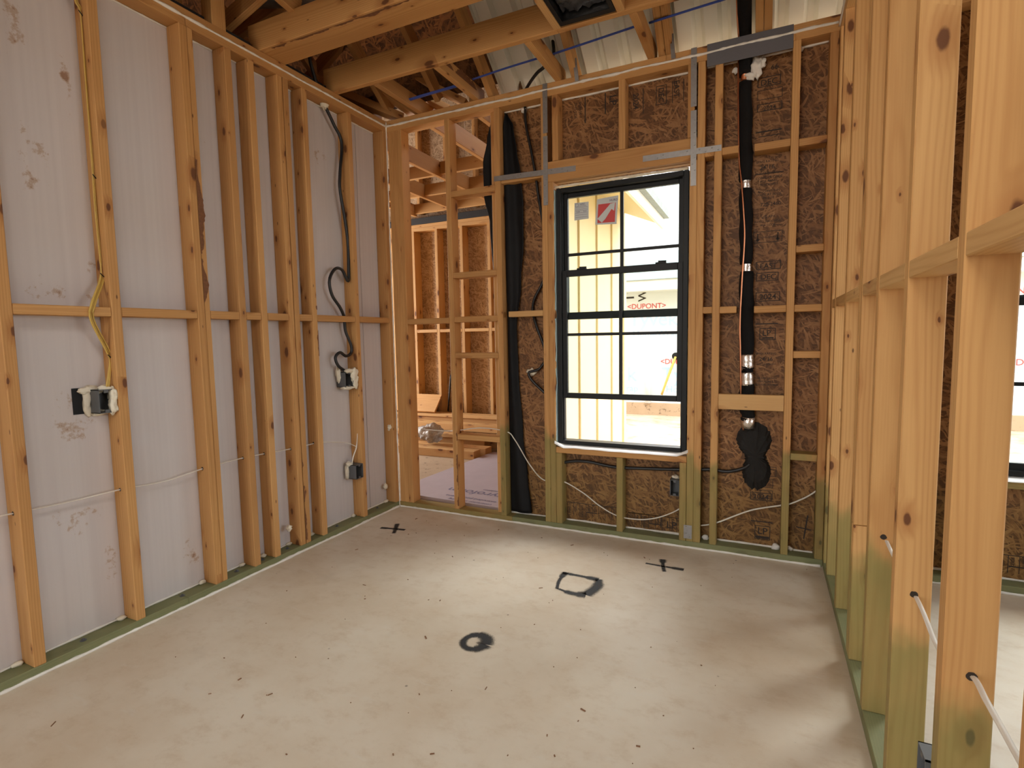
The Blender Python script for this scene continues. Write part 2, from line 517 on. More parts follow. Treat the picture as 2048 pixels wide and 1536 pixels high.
def smooth_path(pts, n=8):
    pts = [Vector(p) for p in pts]
    if len(pts) < 3:
        return pts
    out = []
    ext = [pts[0] * 2 - pts[1]] + pts + [pts[-1] * 2 - pts[-2]]
    for i in range(1, len(ext) - 2):
        a, b, c, d = ext[i - 1:i + 3]
        for k in range(n):
            t = k / n
            out.append(0.5 * ((2 * b) + (c - a) * t + (2 * a - 5 * b + 4 * c - d) * t * t + (3 * b - a - 3 * c + d) * t ** 3))
    out.append(pts[-1])
    return out


def tube_bm(bm, pts, r, sides=8, flat=1.0, jit=0.0, cap=True, seed=0, up=(0.13, 0.21, 0.97)):
    pts = [Vector(p) for p in pts]
    rings = []
    rng = random.Random(seed)
    upv = Vector(up)
    for i, p in enumerate(pts):
        t = (pts[min(i + 1, len(pts) - 1)] - pts[max(i - 1, 0)]).normalized()
        a = t.cross(upv)
        if a.length < 1e-3:
            a = t.cross(Vector((1, 0, 0)))
        a.normalize(); b = a.cross(t)
        rr = r(i / max(1, len(pts) - 1)) if callable(r) else r
        rr *= 1 + jit * (rng.random() - 0.5) * 2
        ring = []
        for k in range(sides):
            an = 2 * math.pi * k / sides
            j = 1 + jit * 0.6 * (rng.random() - 0.5)
            ring.append(bm.verts.new(p + a * math.cos(an) * rr * j + b * math.sin(an) * rr * flat * j))
        rings.append(ring)
    for r0, r1 in zip(rings, rings[1:]):
        for k in range(sides):
            f = bm.faces.new((r0[k], r0[(k + 1) % sides], r1[(k + 1) % sides], r1[k]))
            f.smooth = True
    if cap:
        bm.faces.new(rings[0][::-1]); bm.faces.new(rings[-1])


def from_bm(name, bm, mat, parent=None):
    bmesh.ops.recalc_face_normals(bm, faces=bm.faces)
    me = bpy.data.meshes.new(name)
    bm.to_mesh(me); bm.free()
    return link(name, me, mat, parent)


def tube(name, parent, pts, r, mat, sides=8, n=8, **kw):
    bm = bmesh.new()
    tube_bm(bm, smooth_path(pts, n) if n else pts, r, sides, **kw)
    return from_bm(name, bm, mat, parent)


def bead(name, parent, a, b, r=0.006, mat='caulk', seed=1, step=0.02, wob=0.002, flat=1.0):
    """wobbly bead of sealant from a to b"""
    a, b = Vector(a), Vector(b)
    n = max(3, int((b - a).length / step))
    pts = []
    rng = random.Random(seed)
    for i in range(n + 1):
        p = a.lerp(b, i / n)
        nv = mnoise.noise_vector(p * 6.0 + Vector((seed, 0, 0)))
        pts.append(p + nv * wob)
    big = [0.75 + 0.7 * abs(mnoise.noise(p * 9 + Vector((0, seed, 0)))) for p in pts]
    bm = bmesh.new()
    tube_bm(bm, pts, lambda t: r * big[min(n, int(round(t * n)))], 6, jit=0.22, seed=seed, flat=flat)
    return from_bm(name, bm, mat, parent)


def blob(name, parent, c, size, mat='foam', seed=0, amp=0.35, sub=3, fr=1.6):
    bm = bmesh.new()
    bmesh.ops.create_icosphere(bm, subdivisions=sub, radius=1.0)
    off = Vector((seed * 3.1, seed * 1.7, seed))
    for v in bm.verts:
        k = 1 + amp * mnoise.noise(v.co * fr + off) + amp * 0.5 * mnoise.noise(v.co * fr * 2.7 + off)
        v.co = Vector((v.co.x * size[0], v.co.y * size[1], v.co.z * size[2])) * k
    for f in bm.faces:
        f.smooth = True
    o = from_bm(name, bm, mat, parent)
    o.location = c
    return o


def grid_mesh(name, rows, mat, parent=None, thick=0.0, smooth=True):
    """surface through rows of points, optionally given thickness"""
    bm = bmesh.new()
    vs = [[bm.verts.new(p) for p in r_] for r_ in rows]
    for a, b in zip(vs, vs[1:]):
        for i in range(len(a) - 1):
            f = bm.faces.new((a[i], a[i + 1], b[i + 1], b[i])); f.smooth = smooth
    if thick:
        bmesh.ops.recalc_face_normals(bm, faces=bm.faces)
        bmesh.ops.solidify(bm, geom=list(bm.faces), thickness=thick)
    return from_bm(name, bm, mat, parent)


def prism(name, parent, outline, axis, lo, hi, mat, bev=0.0):
    """polygon outline (2D, in the other two axes in order) extruded along axis"""
    bm = bmesh.new()
    oth = [i for i in range(3) if i != axis]

    def P(p, h):
        v = [0, 0, 0]; v[oth[0]], v[oth[1]], v[axis] = p[0], p[1], h
        return v
    a = [bm.verts.new(P(p, lo)) for p in outline]
    b = [bm.verts.new(P(p, hi)) for p in outline]
    bm.faces.new(a); bm.faces.new(b)
    for i in range(len(a)):
        j = (i + 1) % len(a)
        bm.faces.new((a[i], a[j], b[j], b[i]))
    return from_bm(name, bm, mat, parent)


def text_verts(s, size, align='LEFT', bold=0.0):
    cu = bpy.data.curves.new('print', 'FONT')
    cu.body = s; cu.size = size; cu.align_x = align; cu.offset = bold
    cu.resolution_u = 3
    o = bpy.data.objects.new('print', cu)
    COL.objects.link(o)
    dg = bpy.context.evaluated_depsgraph_get()
    me = bpy.data.meshes.new_from_object(o.evaluated_get(dg))
    vs = [tuple(v.co) for v in me.vertices]
    fs = [tuple(p.vertices) for p in me.polygons]
    bpy.data.objects.remove(o); bpy.data.curves.remove(cu); bpy.data.meshes.remove(me)
    return vs, fs


def print_mesh(name, parent, items, origin, xdir, ydir, mat):
    """items: ('t', text, x, y, size, rot, align) or ('r', x0, y0, x1, y1) or ('f', x0,y0,x1,y1,line) drawn in a plane"""
    o, xd, yd = Vector(origin), Vector(xdir).normalized(), Vector(ydir).normalized()
    V, Fc = [], []

    def add(vs, fs):
        k = len(V)
        V.extend(vs)
        Fc.extend([tuple(i + k for i in f) for f in fs])

    def rect(x0, y0, x1, y1):
        add([(x0, y0), (x1, y0), (x1, y1), (x0, y1)], [(0, 1, 2, 3)])
    for it in items:
        if it[0] == 't':
            _, s, x, y, size, rot, al = it
            vs, fs = text_verts(s, size, al, size * 0.012)
            c, sn = math.cos(rot), math.sin(rot)
            add([(x + a * c - b * sn, y + a * sn + b * c) for a, b, _ in vs], fs)
        elif it[0] == 'r':
            rect(*it[1:])
        elif it[0] == 'f':
            _, x0, y0, x1, y1, l = it
            rect(x0, y0, x1, y0 + l); rect(x0, y1 - l, x1, y1); rect(x0, y0, x0 + l, y1); rect(x1 - l, y0, x1, y1)
        elif it[0] == 'p':
            add(it[1], [tuple(range(len(it[1])))])
    me = bpy.data.meshes.new(name)
    me.from_pydata([tuple(o + xd * a + yd * b) for a, b in V], [], Fc)
    return link(name, me, mat, parent)


# ------------------------------------------------------------------ the setting: roots
floor = root('floor', 'pale mottled concrete slab floor with black spray-painted marks', 'floor', 'structure')
wl = root('wall_left', 'stud wall backed with scuffed white sheathing board', 'wall', 'structure')
wb = root('wall_back', 'stud wall with brown strand board around the black window', 'wall', 'structure')
wr = root('wall_right', 'open stud partition without sheathing, near the camera', 'wall', 'structure')
wf = root('wall_far', 'stud wall with fresh strand board seen through the open bay', 'wall', 'structure')
wo = root('wall_outside', 'yellow board and batten outside wall seen through the window', 'wall', 'structure')
ceil = root('ceiling', 'open roof framing of trusses and joists above the room', 'ceiling', 'structure')

# ------------------------------------------------------------------ floor
box('slab', floor, (-4.5, -6.2, -0.15), (6.4, 0.12, 0.0), 'concrete', 0)
box('slab', floor, (-4.5, 0.12, -0.15), (1.0, 2.65, -0.001), 'dusty', 0)


def stroke(name, pts, width, lab):
    """ragged painted stroke lying on the slab; pts (x, y), width per point"""
    bm = bmesh.new()
    uvl = bm.loops.layers.uv.new('UVMap')
    P = smooth_path([(p[0], p[1], 0) for p in pts], 6)
    n = len(P)
    rows = []
    for i, p in enumerate(P):
        t = (P[min(i + 1, n - 1)] - P[max(i - 1, 0)]).normalized()
        s = Vector((-t.y, t.x, 0))
        wd = 1.55 * width[min(len(width) - 1, int(round(i / (n - 1) * (len(width) - 1))))] if isinstance(width, (list, tuple)) else width
        rows.append([(p + s * wd * (k / 2 - 1), k / 4) for k in range(5)])
    z = 0.0008
    vs = [[(bm.verts.new((q.x, q.y, z)), v) for q, v in r_] for r_ in rows]
    for a, b in zip(vs, vs[1:]):
        for k in range(4):
            qs = (a[k], a[k + 1], b[k + 1], b[k])
            f = bm.faces.new([q[0] for q in qs])
            for lp, q in zip(f.loops, qs):
                lp[uvl].uv = (0, q[1])
    me = bpy.data.meshes.new(name)
    bm.to_mesh(me); bm.free()
    o = link(name, me, 'spray', floor)
    o['label'] = lab
    return o


stroke('paint_mark', [(0.17, -0.43), (0.25, -0.415), (0.345, -0.40)], [0.016, 0.012, 0.014], 'black sprayed cross near the corner')
stroke('paint_mark', [(0.315, -0.48), (0.27, -0.40), (0.225, -0.325)], [0.012, 0.014, 0.016], 'black sprayed cross near the corner')
stroke('paint_mark', [(1.88, -0.312), (1.98, -0.316), (2.08, -0.316)], [0.009, 0.010, 0.016], 'black sprayed cross under the window')
stroke('paint_mark', [(1.957, -0.225), (1.97, -0.30), (1.990, -0.38)], [0.018, 0.010, 0.010], 'black sprayed cross under the window')
stroke('paint_mark', [(1.505, -0.60), (1.60, -0.60), (1.70, -0.605)], [0.014, 0.012, 0.02], 'black sprayed square on the slab')
stroke('paint_mark', [(1.70, -0.60), (1.715, -0.68), (1.69, -0.785)], [0.02, 0.026, 0.028], 'black sprayed square on the slab')
stroke('paint_mark', [(1.69, -0.785), (1.62, -0.795), (1.54, -0.775)], [0.028, 0.018, 0.008], 'black sprayed square on the slab')
stroke('paint_mark', [(1.54, -0.78), (1.52, -0.69), (1.518, -0.59)], [0.008, 0.009, 0.016], 'black sprayed square on the slab')
oc = Vector((1.395, -1.345))
stroke('paint_mark', [(oc.x + 0.047 * math.cos(a), oc.y + 0.052 * math.sin(a)) for a in [k * math.pi / 8 for k in range(17)]],
       [0.030, 0.028, 0.024, 0.018, 0.014, 0.015, 0.014, 0.016, 0.022, 0.030], 'black sprayed ring on the slab')

# splinters and crumbs on the slab (nobody could count them)
bm = bmesh.new()
rng = random.Random(3)
for i in range(110):
    x = rng.uniform(0.1, 2.68); y = rng.uniform(-2.6, -0.06)
    L = rng.choice([0.003, 0.004, 0.004, 0.005, 0.006, 0.009, 0.020]) * rng.uniform(0.6, 1.2)
    wd = min(L * 0.5, rng.uniform(0.002, 0.0045))
    a = rng.uniform(0, math.pi)
    ret = bmesh.ops.create_cube(bm, size=1.0)
    bmesh.ops.scale(bm, vec=(L, wd, 0.0025), verts=ret['verts'])
    bmesh.ops.rotate(bm, cent=(0, 0, 0), matrix=Matrix.Rotation(a, 3, 'Z'), verts=ret['verts'])
    bmesh.ops.translate(bm, vec=(x, y, 0.00125), verts=ret['verts'])
dbr = from_bm('debris', bm, plain('brown_splinters', (0.22, 0.11, 0.055), 0.8))
tag(dbr, 'scattered brown wood splinters and crumbs on the slab', 'debris', 'stuff')

# ------------------------------------------------------------------ left wall
PB, PT1, PT2 = 0.038, 2.695, 2.733
YL0 = -6.0
box('bottom_plate', wl, (-D, YL0, 0), (0, -1.62, PB), 'plate_green')
box('bottom_plate', wl, (-D, -1.62, 0), (0, 0.0, PB), 'plate_green')
box('top_plate', wl, (-D, YL0, PT1), (0, -1.445, PT2), 'pine')
box('top_plate', wl, (-D, -1.443, PT1), (0, 0.0, PT2), 'pine')
box('top_plate', wl, (-D, YL0, PT2), (0, 0.0, ZT), 'pine')
LS = [(-4.20, .038), (-3.80, .038), (-3.40, .038), (-3.00, .038), (-2.605, .038), (-2.21, .038), (-1.85, .038), (-1.478, .036), (-1.440, .028), (-1.252, .038),
      (-1.120, .038), (-0.938, .037), (-0.897, .037), (-0.763, .038), (-0.390, .038), (-0.040, .038)]
for i, (y, t) in enumerate(LS):
    box('stud', wl, (-D, y, PB), (0 if t != .028 else -0.002, y + t, PT1), 'pine')
for (a, _t), (b, _t2) in zip(LS, LS[1:]):
    a1 = a + _t
    if b - a1 > 0.05:
        z = 1.357 if a1 < -2.3 else 1.352 + (a1 + 2.2) * 0.004
        box('blocking', wl, (-D + 0.0, a1 + 0.001, z), (-0.001, b - 0.001, z + 0.038), 'pine')
for a, b in ((-6.0, -3.89), (-3.885, -2.667), (-2.663, -1.445), (-1.441, -0.223), (-0.219, 0.0)):
    box('sheathing_panel', wl, (-D - 0.012, a, 0.0), (-D - 0.0005, b, PT2), 'sheathing', 0.001)
for i, (a, b) in enumerate(zip([-4.20] + [y for y, _ in LS[1:]], [y for y, _ in LS[1:]])):
    t = dict(LS)[a]
    if b - a - t > 0.05 and a > -2.7:
        bead('sealant_bead', wl, (-D + 0.003, a + t + 0.002, PB + 0.004), (-D + 0.003, b - 0.002, PB + 0.004), 0.0055, 'caulk', i + 3)
        bead('sealant_bead', wl, (-D + 0.003, a + t + 0.002, PT1 - 0.004), (-D + 0.003, b - 0.002, PT1 - 0.004), 0.005, 'caulk', i + 30)
        blob('foam_blob', wl, (-D + 0.012, b - 0.02, PB + 0.008), (0.014, 0.02, 0.010), 'foam', i, 0.5, 2)
bead('sealant_bead', wl, (0.003, -3.2, 0.004), (0.004, 0.0, 0.004), 0.008, 'caulk', 5)
bead('sealant_bead', wl, (0.001, -3.2, PT2), (0.001, 0.0, PT2), 0.0065, 'caulk', 6)
bead('sealant_bead', wl, (0.002, -0.002, 0.004), (0.002, -0.002, ZT - 0.01), 0.005, 'caulk', 8)
for y in (-2.03, -1.62, -1.33, -1.17, -1.0, -0.83, -0.6, -0.2):     # anchor nails in the plate
    bm = bmesh.new()
    bmesh.ops.create_cone(bm, cap_ends=True, segments=12, radius1=0.012, radius2=0.012, depth=0.002, matrix=Matrix.Translation((0, 0, 0.001)))
    bmesh.ops.create_cone(bm, cap_ends=True, segments=10, radius1=0.0055, radius2=0.0055, depth=0.008, matrix=Matrix.Translation((0, 0, 0.005)))
    o = from_bm('anchor_nail', bm, 'box_grey', wl); o.location = (-0.045, y, PB)

# ------------------------------------------------------------------ back wall
# bottom plate: natural by the open bay, dyed elsewhere
box('bottom_plate', wb, (0.0, 0, 0), (0.93, D, PB), 'pine_green')
box('bottom_plate', wb, (0.93, 0, 0), (W, D, PB), 'plate_green')
box('bottom_plate', wb, (W, 0, 0), (6.4, D, PB), 'plate_green')
box('top_plate', wb, (-D, 0, PT1), (1.19, D, PT2), 'pine')
box('top_plate', wb, (1.19, 0, PT1), (2.55, D, PT2), 'pine')
box('top_plate', wb, (2.55, 0, PT1), (6.4, D, PT2), 'pine')
box('top_plate', wb, (-D, 0, PT2), (0.86, D, ZT), 'pine')
box('top_plate', wb, (0.86, 0, PT2), (1.92, D, ZT), 'pine')
box('top_plate', wb, (1.92, 0, PT2), (6.4, D, ZT), 'pine')


def bstud(x, z0=PB, z1=PT1, mat='pine', y0=0.0, y1=D, w_=0.038, name='stud'):
    return box(name, wb, (x, y0, z0), (x + w_, y1, z1), mat)


for x in (0.012, 0.050, 0.088):
    bstud(x, mat='pine')
bstud(0.478, mat='pine')
bstud(0.850, mat='pine_green')
box('stud', wb, (0.800, 0.051, PB), (0.849, D, PT1), 'pine')
bstud(1.172, mat='pine_green'); bstud(1.2105, z1=2.188, mat='pine_green')
bstud(2.050, z1=2.188, mat='pine_green'); bstud(2.0885, mat='pine_green')
bstud(2.176, mat='pine_green', w_=0.037); bstud(2.541, mat='pine_green', w_=0.036); bstud(2.703, mat='pine_green')
# right room studs
for x in (2.83, 3.06, 3.322, 4.213, 4.62, 5.03, 5.43, 5.84):
    bstud(x, mat='pine_green')
# blocks of the open bay
for z, nm in ((2.185, 0), (1.647, 0), (1.349, 0), (1.103, 0), (0.537, 0)):
    box('blocking', wb, (0.517, 0.0, z), (0.8495, 0.0885, z + 0.038), 'pine')
box('blocking', wb, (0.127, 0.0, 1.346), (0.477, 0.0885, 1.384), 'pine')
box('blocking', wb, (0.930, 0.0, 1.372), (1.171, 0.070, 1.408), 'pine_pale')
box('blocking', wb, (0.889, 0.010, 2.225), (1.171, D, 2.262), 'pine')
# header over the window, cripples above
box('header', wb, (1.2105, 0.0, 2.188), (2.087, 0.038, 2.308), 'pine')
box('header', wb, (1.2105, 0.045, 2.188), (2.087, D, 2.308), 'pine')
bstud(1.245, 2.309, PT1, 'pine'); bstud(1.655, 2.309, PT1, 'pine'); bstud(2.036, 2.309, PT1, 'pine', w_=0.036)
# sill and cripples below
box('sill_plate', wb, (1.2495, 0.0, 0.500), (2.049, D, 0.538), 'pine')
bstud(1.2495, PB, 0.4995, 'pine_green'); bstud(1.640, PB, 0.4995, 'pine_green'); bstud(2.010, PB, 0.4995, 'pine_green')
# blocks right of the window
for z in (2.195, 1.352):
    box('blocking', wb, (2.127, 0.0, z), (2.1755, D, z + 0.036), 'pine')
box('blocking', wb, (2.214, 0.0, 2.192), (2.296, D, 2.230), 'pine')
box('blocking', wb, (2.372, 0.0, 2.186), (2.540, D, 2.224), 'pine')
box('blocking', wb, (2.214, 0.0, 1.350), (2.300, D, 1.386), 'pine')
box('blocking', wb, (2.386, 0.0, 1.346), (2.540, D, 1.382), 'pine')
for z in (2.178, 1.648, 1.345, 1.104):
    box('blocking', wb, (2.578, 0.0, z), (2.7025, D, z + 0.036), 'pine')
box('blocking', wb, (2.578, 0.0, 0.562), (2.7025, D, 0.598), 'pine_green')
box('blocking', wb, (2.214, 0.0, 0.820), (2.540, 0.036, 0.905), 'pine_pale')
# strand board sheets (window opening left free)
OX0, OX1, OZ0, OZ1 = 1.252, 2.048, 0.540, 2.186
Y0, Y1 = D + 0.0005, D + 0.0115


def sheet(x0, x1, z0, z1):
    box('sheathing_panel', wb, (x0, Y0, z0), (x1, Y1, z1), 'osb', 0.001)


sheet(0.850, OX0, 0.0, PT2); sheet(OX0, OX1, 0.0, OZ0); sheet(OX0, OX1, OZ1, PT2)
sheet(OX1, 2.56, 0.0, PT2); sheet(2.562, 3.352, 0.0, PT2)
X20, X21 = 3.361, 4.211
sheet(3.353, X20, 0.0, PT2); sheet(X20, X21, 0.0, OZ0); sheet(X20, X21, OZ1, PT2); sheet(X21, 6.4, 0.0, PT2)
# framing of the next room's window
box('header', wb, (3.362, 0.0, 2.188), (4.212, D, 2.308), 'pine')
box('sill_plate', wb, (3.362, 0.0, 0.500), (4.212, D, 0.538), 'pine_green')
bstud(3.75, PB, 0.4995, 'pine_green')
# sealant
bead('sealant_bead', wb, (0.0, -0.003, 0.004), (W - 0.01, -0.003, 0.004), 0.0075, 'caulk', 11)
bead('sealant_bead', wb, (0.0, -0.001, PT2), (W - 0.01, -0.001, PT2), 0.0075, 'caulk', 12, wob=0.005)
bead('sealant_bead', wb, (W, -0.003, 0.004), (6.0, -0.003, 0.004), 0.0065, 'caulk', 13)
bays = [(0.889, 1.171), (1.288, 1.639), (1.679, 2.009), (2.127, 2.175), (2.214, 2.540), (2.578, 2.702), (3.10, 3.32), (3.37, 3.745)]
for i, (a, b) in enumerate(bays):
    bead('sealant_bead', wb, (a, D - 0.004, PB + 0.004), (b, D - 0.004, PB + 0.004), 0.0065, 'caulk', 20 + i, wob=0.004)
for i, (a, b) in enumerate([(0.889, 1.171), (1.284, 1.654), (1.694, 2.035), (2.127, 2.175), (2.214, 2.540), (2.578, 2.702)]):
    bead('sealant_bead', wb, (a, D - 0.004, PT1 - 0.004), (b, D - 0.004, PT1 - 0.004), 0.007, 'caulk', 40 + i, wob=0.003)
for i, (x, z, s) in enumerate([(1.035, 2.675, 0.022), (2.52, 0.05, 0.022), (2.59, 0.05, 0.016), (2.15, 0.05, 0.018), (2.58, 2.68, 0.014), (2.27, 2.64, 0.018)]):
    blob('foam_blob', wb, (x, D - 0.018, z), (s, s * 0.8, s * 0.9), 'caulk', i, 0.5, 2)

# window flange edge, metal straps
def strap(name, parent, a, b, width, normal, nails, seed=0):
    """flat perforated steel strap with nail heads standing proud"""
    a, b = Vector(a), Vector(b)
    x = (b - a); L = x.length; x.normalize()
    nrm = Vector(normal); s = nrm.cross(x).normalized()
    bm = bmesh.new()
    ret = bmesh.ops.create_cube(bm, size=1.0)
    bmesh.ops.scale(bm, vec=(L, width, 0.0016), verts=ret['verts'])
    rng = random.Random(seed)
    for i in range(nails):
        px = -L / 2 + L * (i + 0.5) / nails
        py = width * (0.22 if i % 2 else -0.22)
        if rng.random() < 0.65:
            bmesh.ops.create_cone(bm, cap_ends=True, segments=8, radius1=0.0042, radius2=0.003, depth=0.003, matrix=Matrix.Translation((px, py, 0.0022)))
    o = from_bm(name, bm, 'galv', parent)
    mt = Matrix((x, s, nrm)).transposed().to_4x4()
    mt.translation = (a + b) / 2 + nrm * 0.0018
    o.matrix_basis = mt
    return o


NY = (0, -1, 0)
strap('metal_strap', wb, (0.845, 0, 2.258), (1.395, 0, 2.244), 0.032, NY, 16, 1)
strap('metal_strap', wb, (1.795, 0, 2.236), (2.212, 0, 2.230), 0.032, NY, 13, 2)
strap('metal_strap', wb, (1.204, -0.002, 2.480), (1.204, -0.002, 2.770), 0.030, NY, 9, 3)
strap('metal_strap', wb, (1.201, -0.002, 2.050), (1.203, -0.002, 2.462), 0.030, NY, 12, 4)
strap('metal_strap', wb, (2.068, -0.002, 2.468), (2.066, -0.002, 2.772), 0.030, NY, 9, 5)
strap('metal_strap', wb, (2.070, -0.002, 2.050), (2.068, -0.002, 2.448), 0.030, NY, 12, 6)
strap('metal_strap', wb, (2.060, -0.001, 0.055), (2.060, -0.001, 0.135), 0.045, NY, 4, 7)
bm = bmesh.new()
bmesh.ops.create_cube(bm, size=1.0, matrix=Matrix.Translation((2.337, -0.0022, 2.715)) @ Matrix.Diagonal((0.408, 0.0024, 0.112, 1)))
bmesh.ops.create_cube(bm, size=1.0, matrix=Matrix.Translation((2.337, 0.020, 2.7722)) @ Matrix.Diagonal((0.408, 0.046, 0.0024, 1)))
from_bm('guard_plate', bm, 'grey_plate', wb)
# printed marks on the strand board
YP = D - 0.0004


def stamp(cx, z, items, s=1.0, rot=0.0):
    c, sn = math.cos(rot), math.sin(rot)
    print_mesh('board_print', wb, items, (cx, YP, z), (c, 0, sn), (-sn, 0, c), 'ink')


def stack(cx, z):
    """column of boxed grade stamps, reading downwards from z"""
    T = lambda s, y, sz: ('t', s, 0, y, sz, 0, 'CENTER')
    it = [('f', -0.06, -0.045, 0.06, 0.0, 0.004), T('EAST', -0.037, 0.038),
          ('f', -0.06, -0.105, 0.05, -0.06, 0.004), T('DEC', -0.097, 0.040),
          ('f', -0.06, -0.215, 0.06, -0.165, 0.004), T('2024', -0.205, 0.042)]
    stamp(cx, z, it)


def grade(cx, z):
    T = lambda s, y, sz: ('t', s, 0, y, sz, 0, 'CENTER')
    it = [('r', -0.055, 0.0, 0.055, 0.006), ('f', -0.035, -0.085, 0.045, -0.02, 0.004), T('LP', -0.062, 0.042), ('r', -0.02, -0.078, 0.035, -0.07),
          T('SPAN RATING', -0.165, 0.016), T('24/16', -0.20, 0.030), T('7/16 CATEGORY', -0.222, 0.013), T('THIS SIDE DOWN', -0.300, 0.014), T('EXPOSURE 1', -0.318, 0.014), T('SIZED FOR SPACING', -0.336, 0.014)]
    stamp(cx, z, it)


stack(2.452, 1.625); grade(2.450, 1.285)
stamp(2.445, 1.800, [('t', 'USE APA', 0, 0.055, 0.018, 0, 'CENTER'), ('t', 'RATED SHEATHING', 0, 0.032, 0.015, 0, 'CENTER'), ('t', 'PER CODE', 0, 0.012, 0.015, 0, 'CENTER'),
                     ('f', -0.07, -0.075, 0.07, -0.015, 0.003), ('t', 'STRENGTH AXIS', 0, -0.052, 0.014, 0, 'CENTER'), ('r', -0.052, -0.060, -0.046, -0.025), ('r', 0.046, -0.060, 0.052, -0.025),
                     ('p', [(-0.061, -0.055), (-0.049, -0.070), (-0.037, -0.055)]), ('p', [(0.037, -0.055), (0.049, -0.070), (0.061, -0.055)])])
stamp(2.445, 1.930, [('t', s, 0, y, 0.017, 0, 'CENTER') for s, y in (('CONSULT CODE', 0.13), ('FOR PANEL', 0.112), ('THICKNESS', 0.094), ('ALLOW 1/8 IN', 0.06), ('SPACE AT EDGE', 0.042), ('PS 2-18', 0.024))] +
      [('t', '720-2460', 0.01, -0.012, 0.026, 0, 'CENTER'), ('r', -0.07, 0.155, 0.07, 0.160)])
stamp(2.435, 2.165, [('t', 'SPAN RATING', 0, -0.02, 0.017, 0, 'CENTER'), ('t', '24/16', 0, -0.055, 0.032, 0, 'CENTER'), ('t', '7/16 CATEGORY', 0, -0.078, 0.014, 0, 'CENTER')])
stamp(2.440, 2.655, [('t', '66', 0.02, -0.040, 0.036, 0, 'CENTER'), ('f', -0.06, -0.120, 0.05, -0.07, 0.004), ('t', 'DEC', -0.005, -0.112, 0.042, 0, 'CENTER'),
                     ('f', -0.06, -0.185, 0.06, -0.135, 0.003), ('f', -0.06, -0.245, 0.06, -0.205, 0.004), ('t', '2024', 0, -0.240, 0.030, 0, 'CENTER'),
                     ('r', -0.065, -0.352, 0.060, -0.345), ('r', -0.05, -0.375, 0.055, -0.371)])
stamp(2.455, 0.452, [('t', 'T', 0.03, 0.005, 0.04, 0, 'CENTER'), ('f', -0.02, -0.01, 0.06, 0.045, 0.003), ('f', -0.02, -0.075, 0.045, -0.025, 0.003), ('f', -0.02, -0.14, 0.045, -0.09, 0.003)])
stamp(2.445, 0.345, [('f', -0.06, -0.045, 0.05, 0.0, 0.004), ('t', '2024', -0.005, -0.037, 0.040, 0, 'CENTER')])
stamp(2.447, 0.175, [('r', -0.055, 0.0, 0.055, 0.006), ('f', -0.035, -0.10, 0.045, -0.02, 0.004), ('t', 'LP', 0.005, -0.068, 0.052, 0, 'CENTER'), ('r', -0.03, -0.094, 0.04, -0.080)])
# sideways prints at the top and foot of the sheets round the window
H = -math.pi / 2
stamp(1.72, 2.64, [('t', '2024', 0.0, 0.0, 0.045, H, 'LEFT'), ('r', 0.055, -0.12, 0.060, 0.02)])
stamp(1.865, 2.665, [('f', -0.015, -0.115, 0.045, -0.01, 0.004), ('t', 'DEC', 0.0, -0.022, 0.042, H, 'LEFT'), ('t', 'EAST', 0.085, 0.0, 0.042, H, 'LEFT'), ('r', 0.075, -0.12, 0.079, 0.0), ('r', 0.135, -0.12, 0.139, 0.0)])
stamp(1.36, 2.66, [('t', 'THIS SIDE', 0.0, 0.0, 0.022, H, 'LEFT'), ('t', 'DOWN', 0.03, 0.0, 0.022, H, 'LEFT'), ('r', 0.065, -0.13, 0.072, 0.02), ('r', 0.19, -0.10, 0.197, 0.02), ('t', 'LP', 0.22, 0.0, 0.06, H, 'LEFT'), ('t', '24/16', 0.30, 0.0, 0.036, H, 'LEFT')])
foot = []
for k, s in enumerate(('CONSULT', 'PANEL', 'EXPOSURE', 'SIZED', '24/16', 'DEC', 'EAST', '2024')):
    foot += [('t', s, 0.012 + k * 0.042, 0.078, 0.017, H, 'LEFT'), ('r', k * 0.042, 0.0, k * 0.042 + 0.003, 0.085)]
foot += [('r', 0, 0.085, 0.335, 0.089), ('r', 0.13, 0.03, 0.20, 0.036)]
stamp(1.292, 0.070, foot)
stamp(1.690, 0.050, foot[:18] + [('r', 0, 0.085, 0.30, 0.089), ('r', 0.20, 0.02, 0.207, 0.08), ('t', 'LP', 0.235, 0.02, 0.06, 0, 'LEFT')])
stamp(3.39, 0.070, foot)
stamp(2.612, 0.115, [('r', 0.0, 0.055, 0.075, 0.061), ('r', 0.042, 0.0, 0.049, 0.135)], rot=-0.12)

# ------------------------------------------------------------------ right partition
DR = 0.0755
box('bottom_plate', wr, (W, -6.0, 0), (W + DR, 0.0, PB), 'plate_green')
box('top_plate', wr, (W, -6.0, PT1), (W + DR, 0.0, PT2), 'pine_pale')
box('top_plate', wr, (W, -6.0, PT2), (W + DR, 0.0, ZT), 'pine_pale')
RS = [(-4.35, .038), (-3.94, .038), (-3.55, .038), (-3.16, .038), (-2.73, .038), (-2.338, .038), (-1.99, .038), (-1.600, .038), (-1.243, .038), (-0.950, .037), (-0.912, .037), (-0.545, .038), (-0.190, .038), (-0.040, .038)]
for y, t in RS:
    z0 = PB
    if y == -0.950:
        z0 = 0.545            # its foot is cut short and pieced below
    box('stud', wr, (W, y, z0), (W + DR, y + t, PT1), 'pine_green_r')
box('stud', wr, (W, -0.950, PB), (W + DR, -0.913, 0.543), 'pine_green_r')
for (a, t), (b, t2) in zip(RS, RS[1:]):
    if b - a - t > 0.05:
        box('blocking', wr, (W + 0.0005, a + t + 0.001, 1.357), (W + DR, b - 0.001, 1.398), 'pine_pale')
bead('sealant_bead', wr, (W - 0.001, -0.004, PT2 - 0.02), (W - 0.001, -0.35, ZT), 0.006, 'caulk', 61)

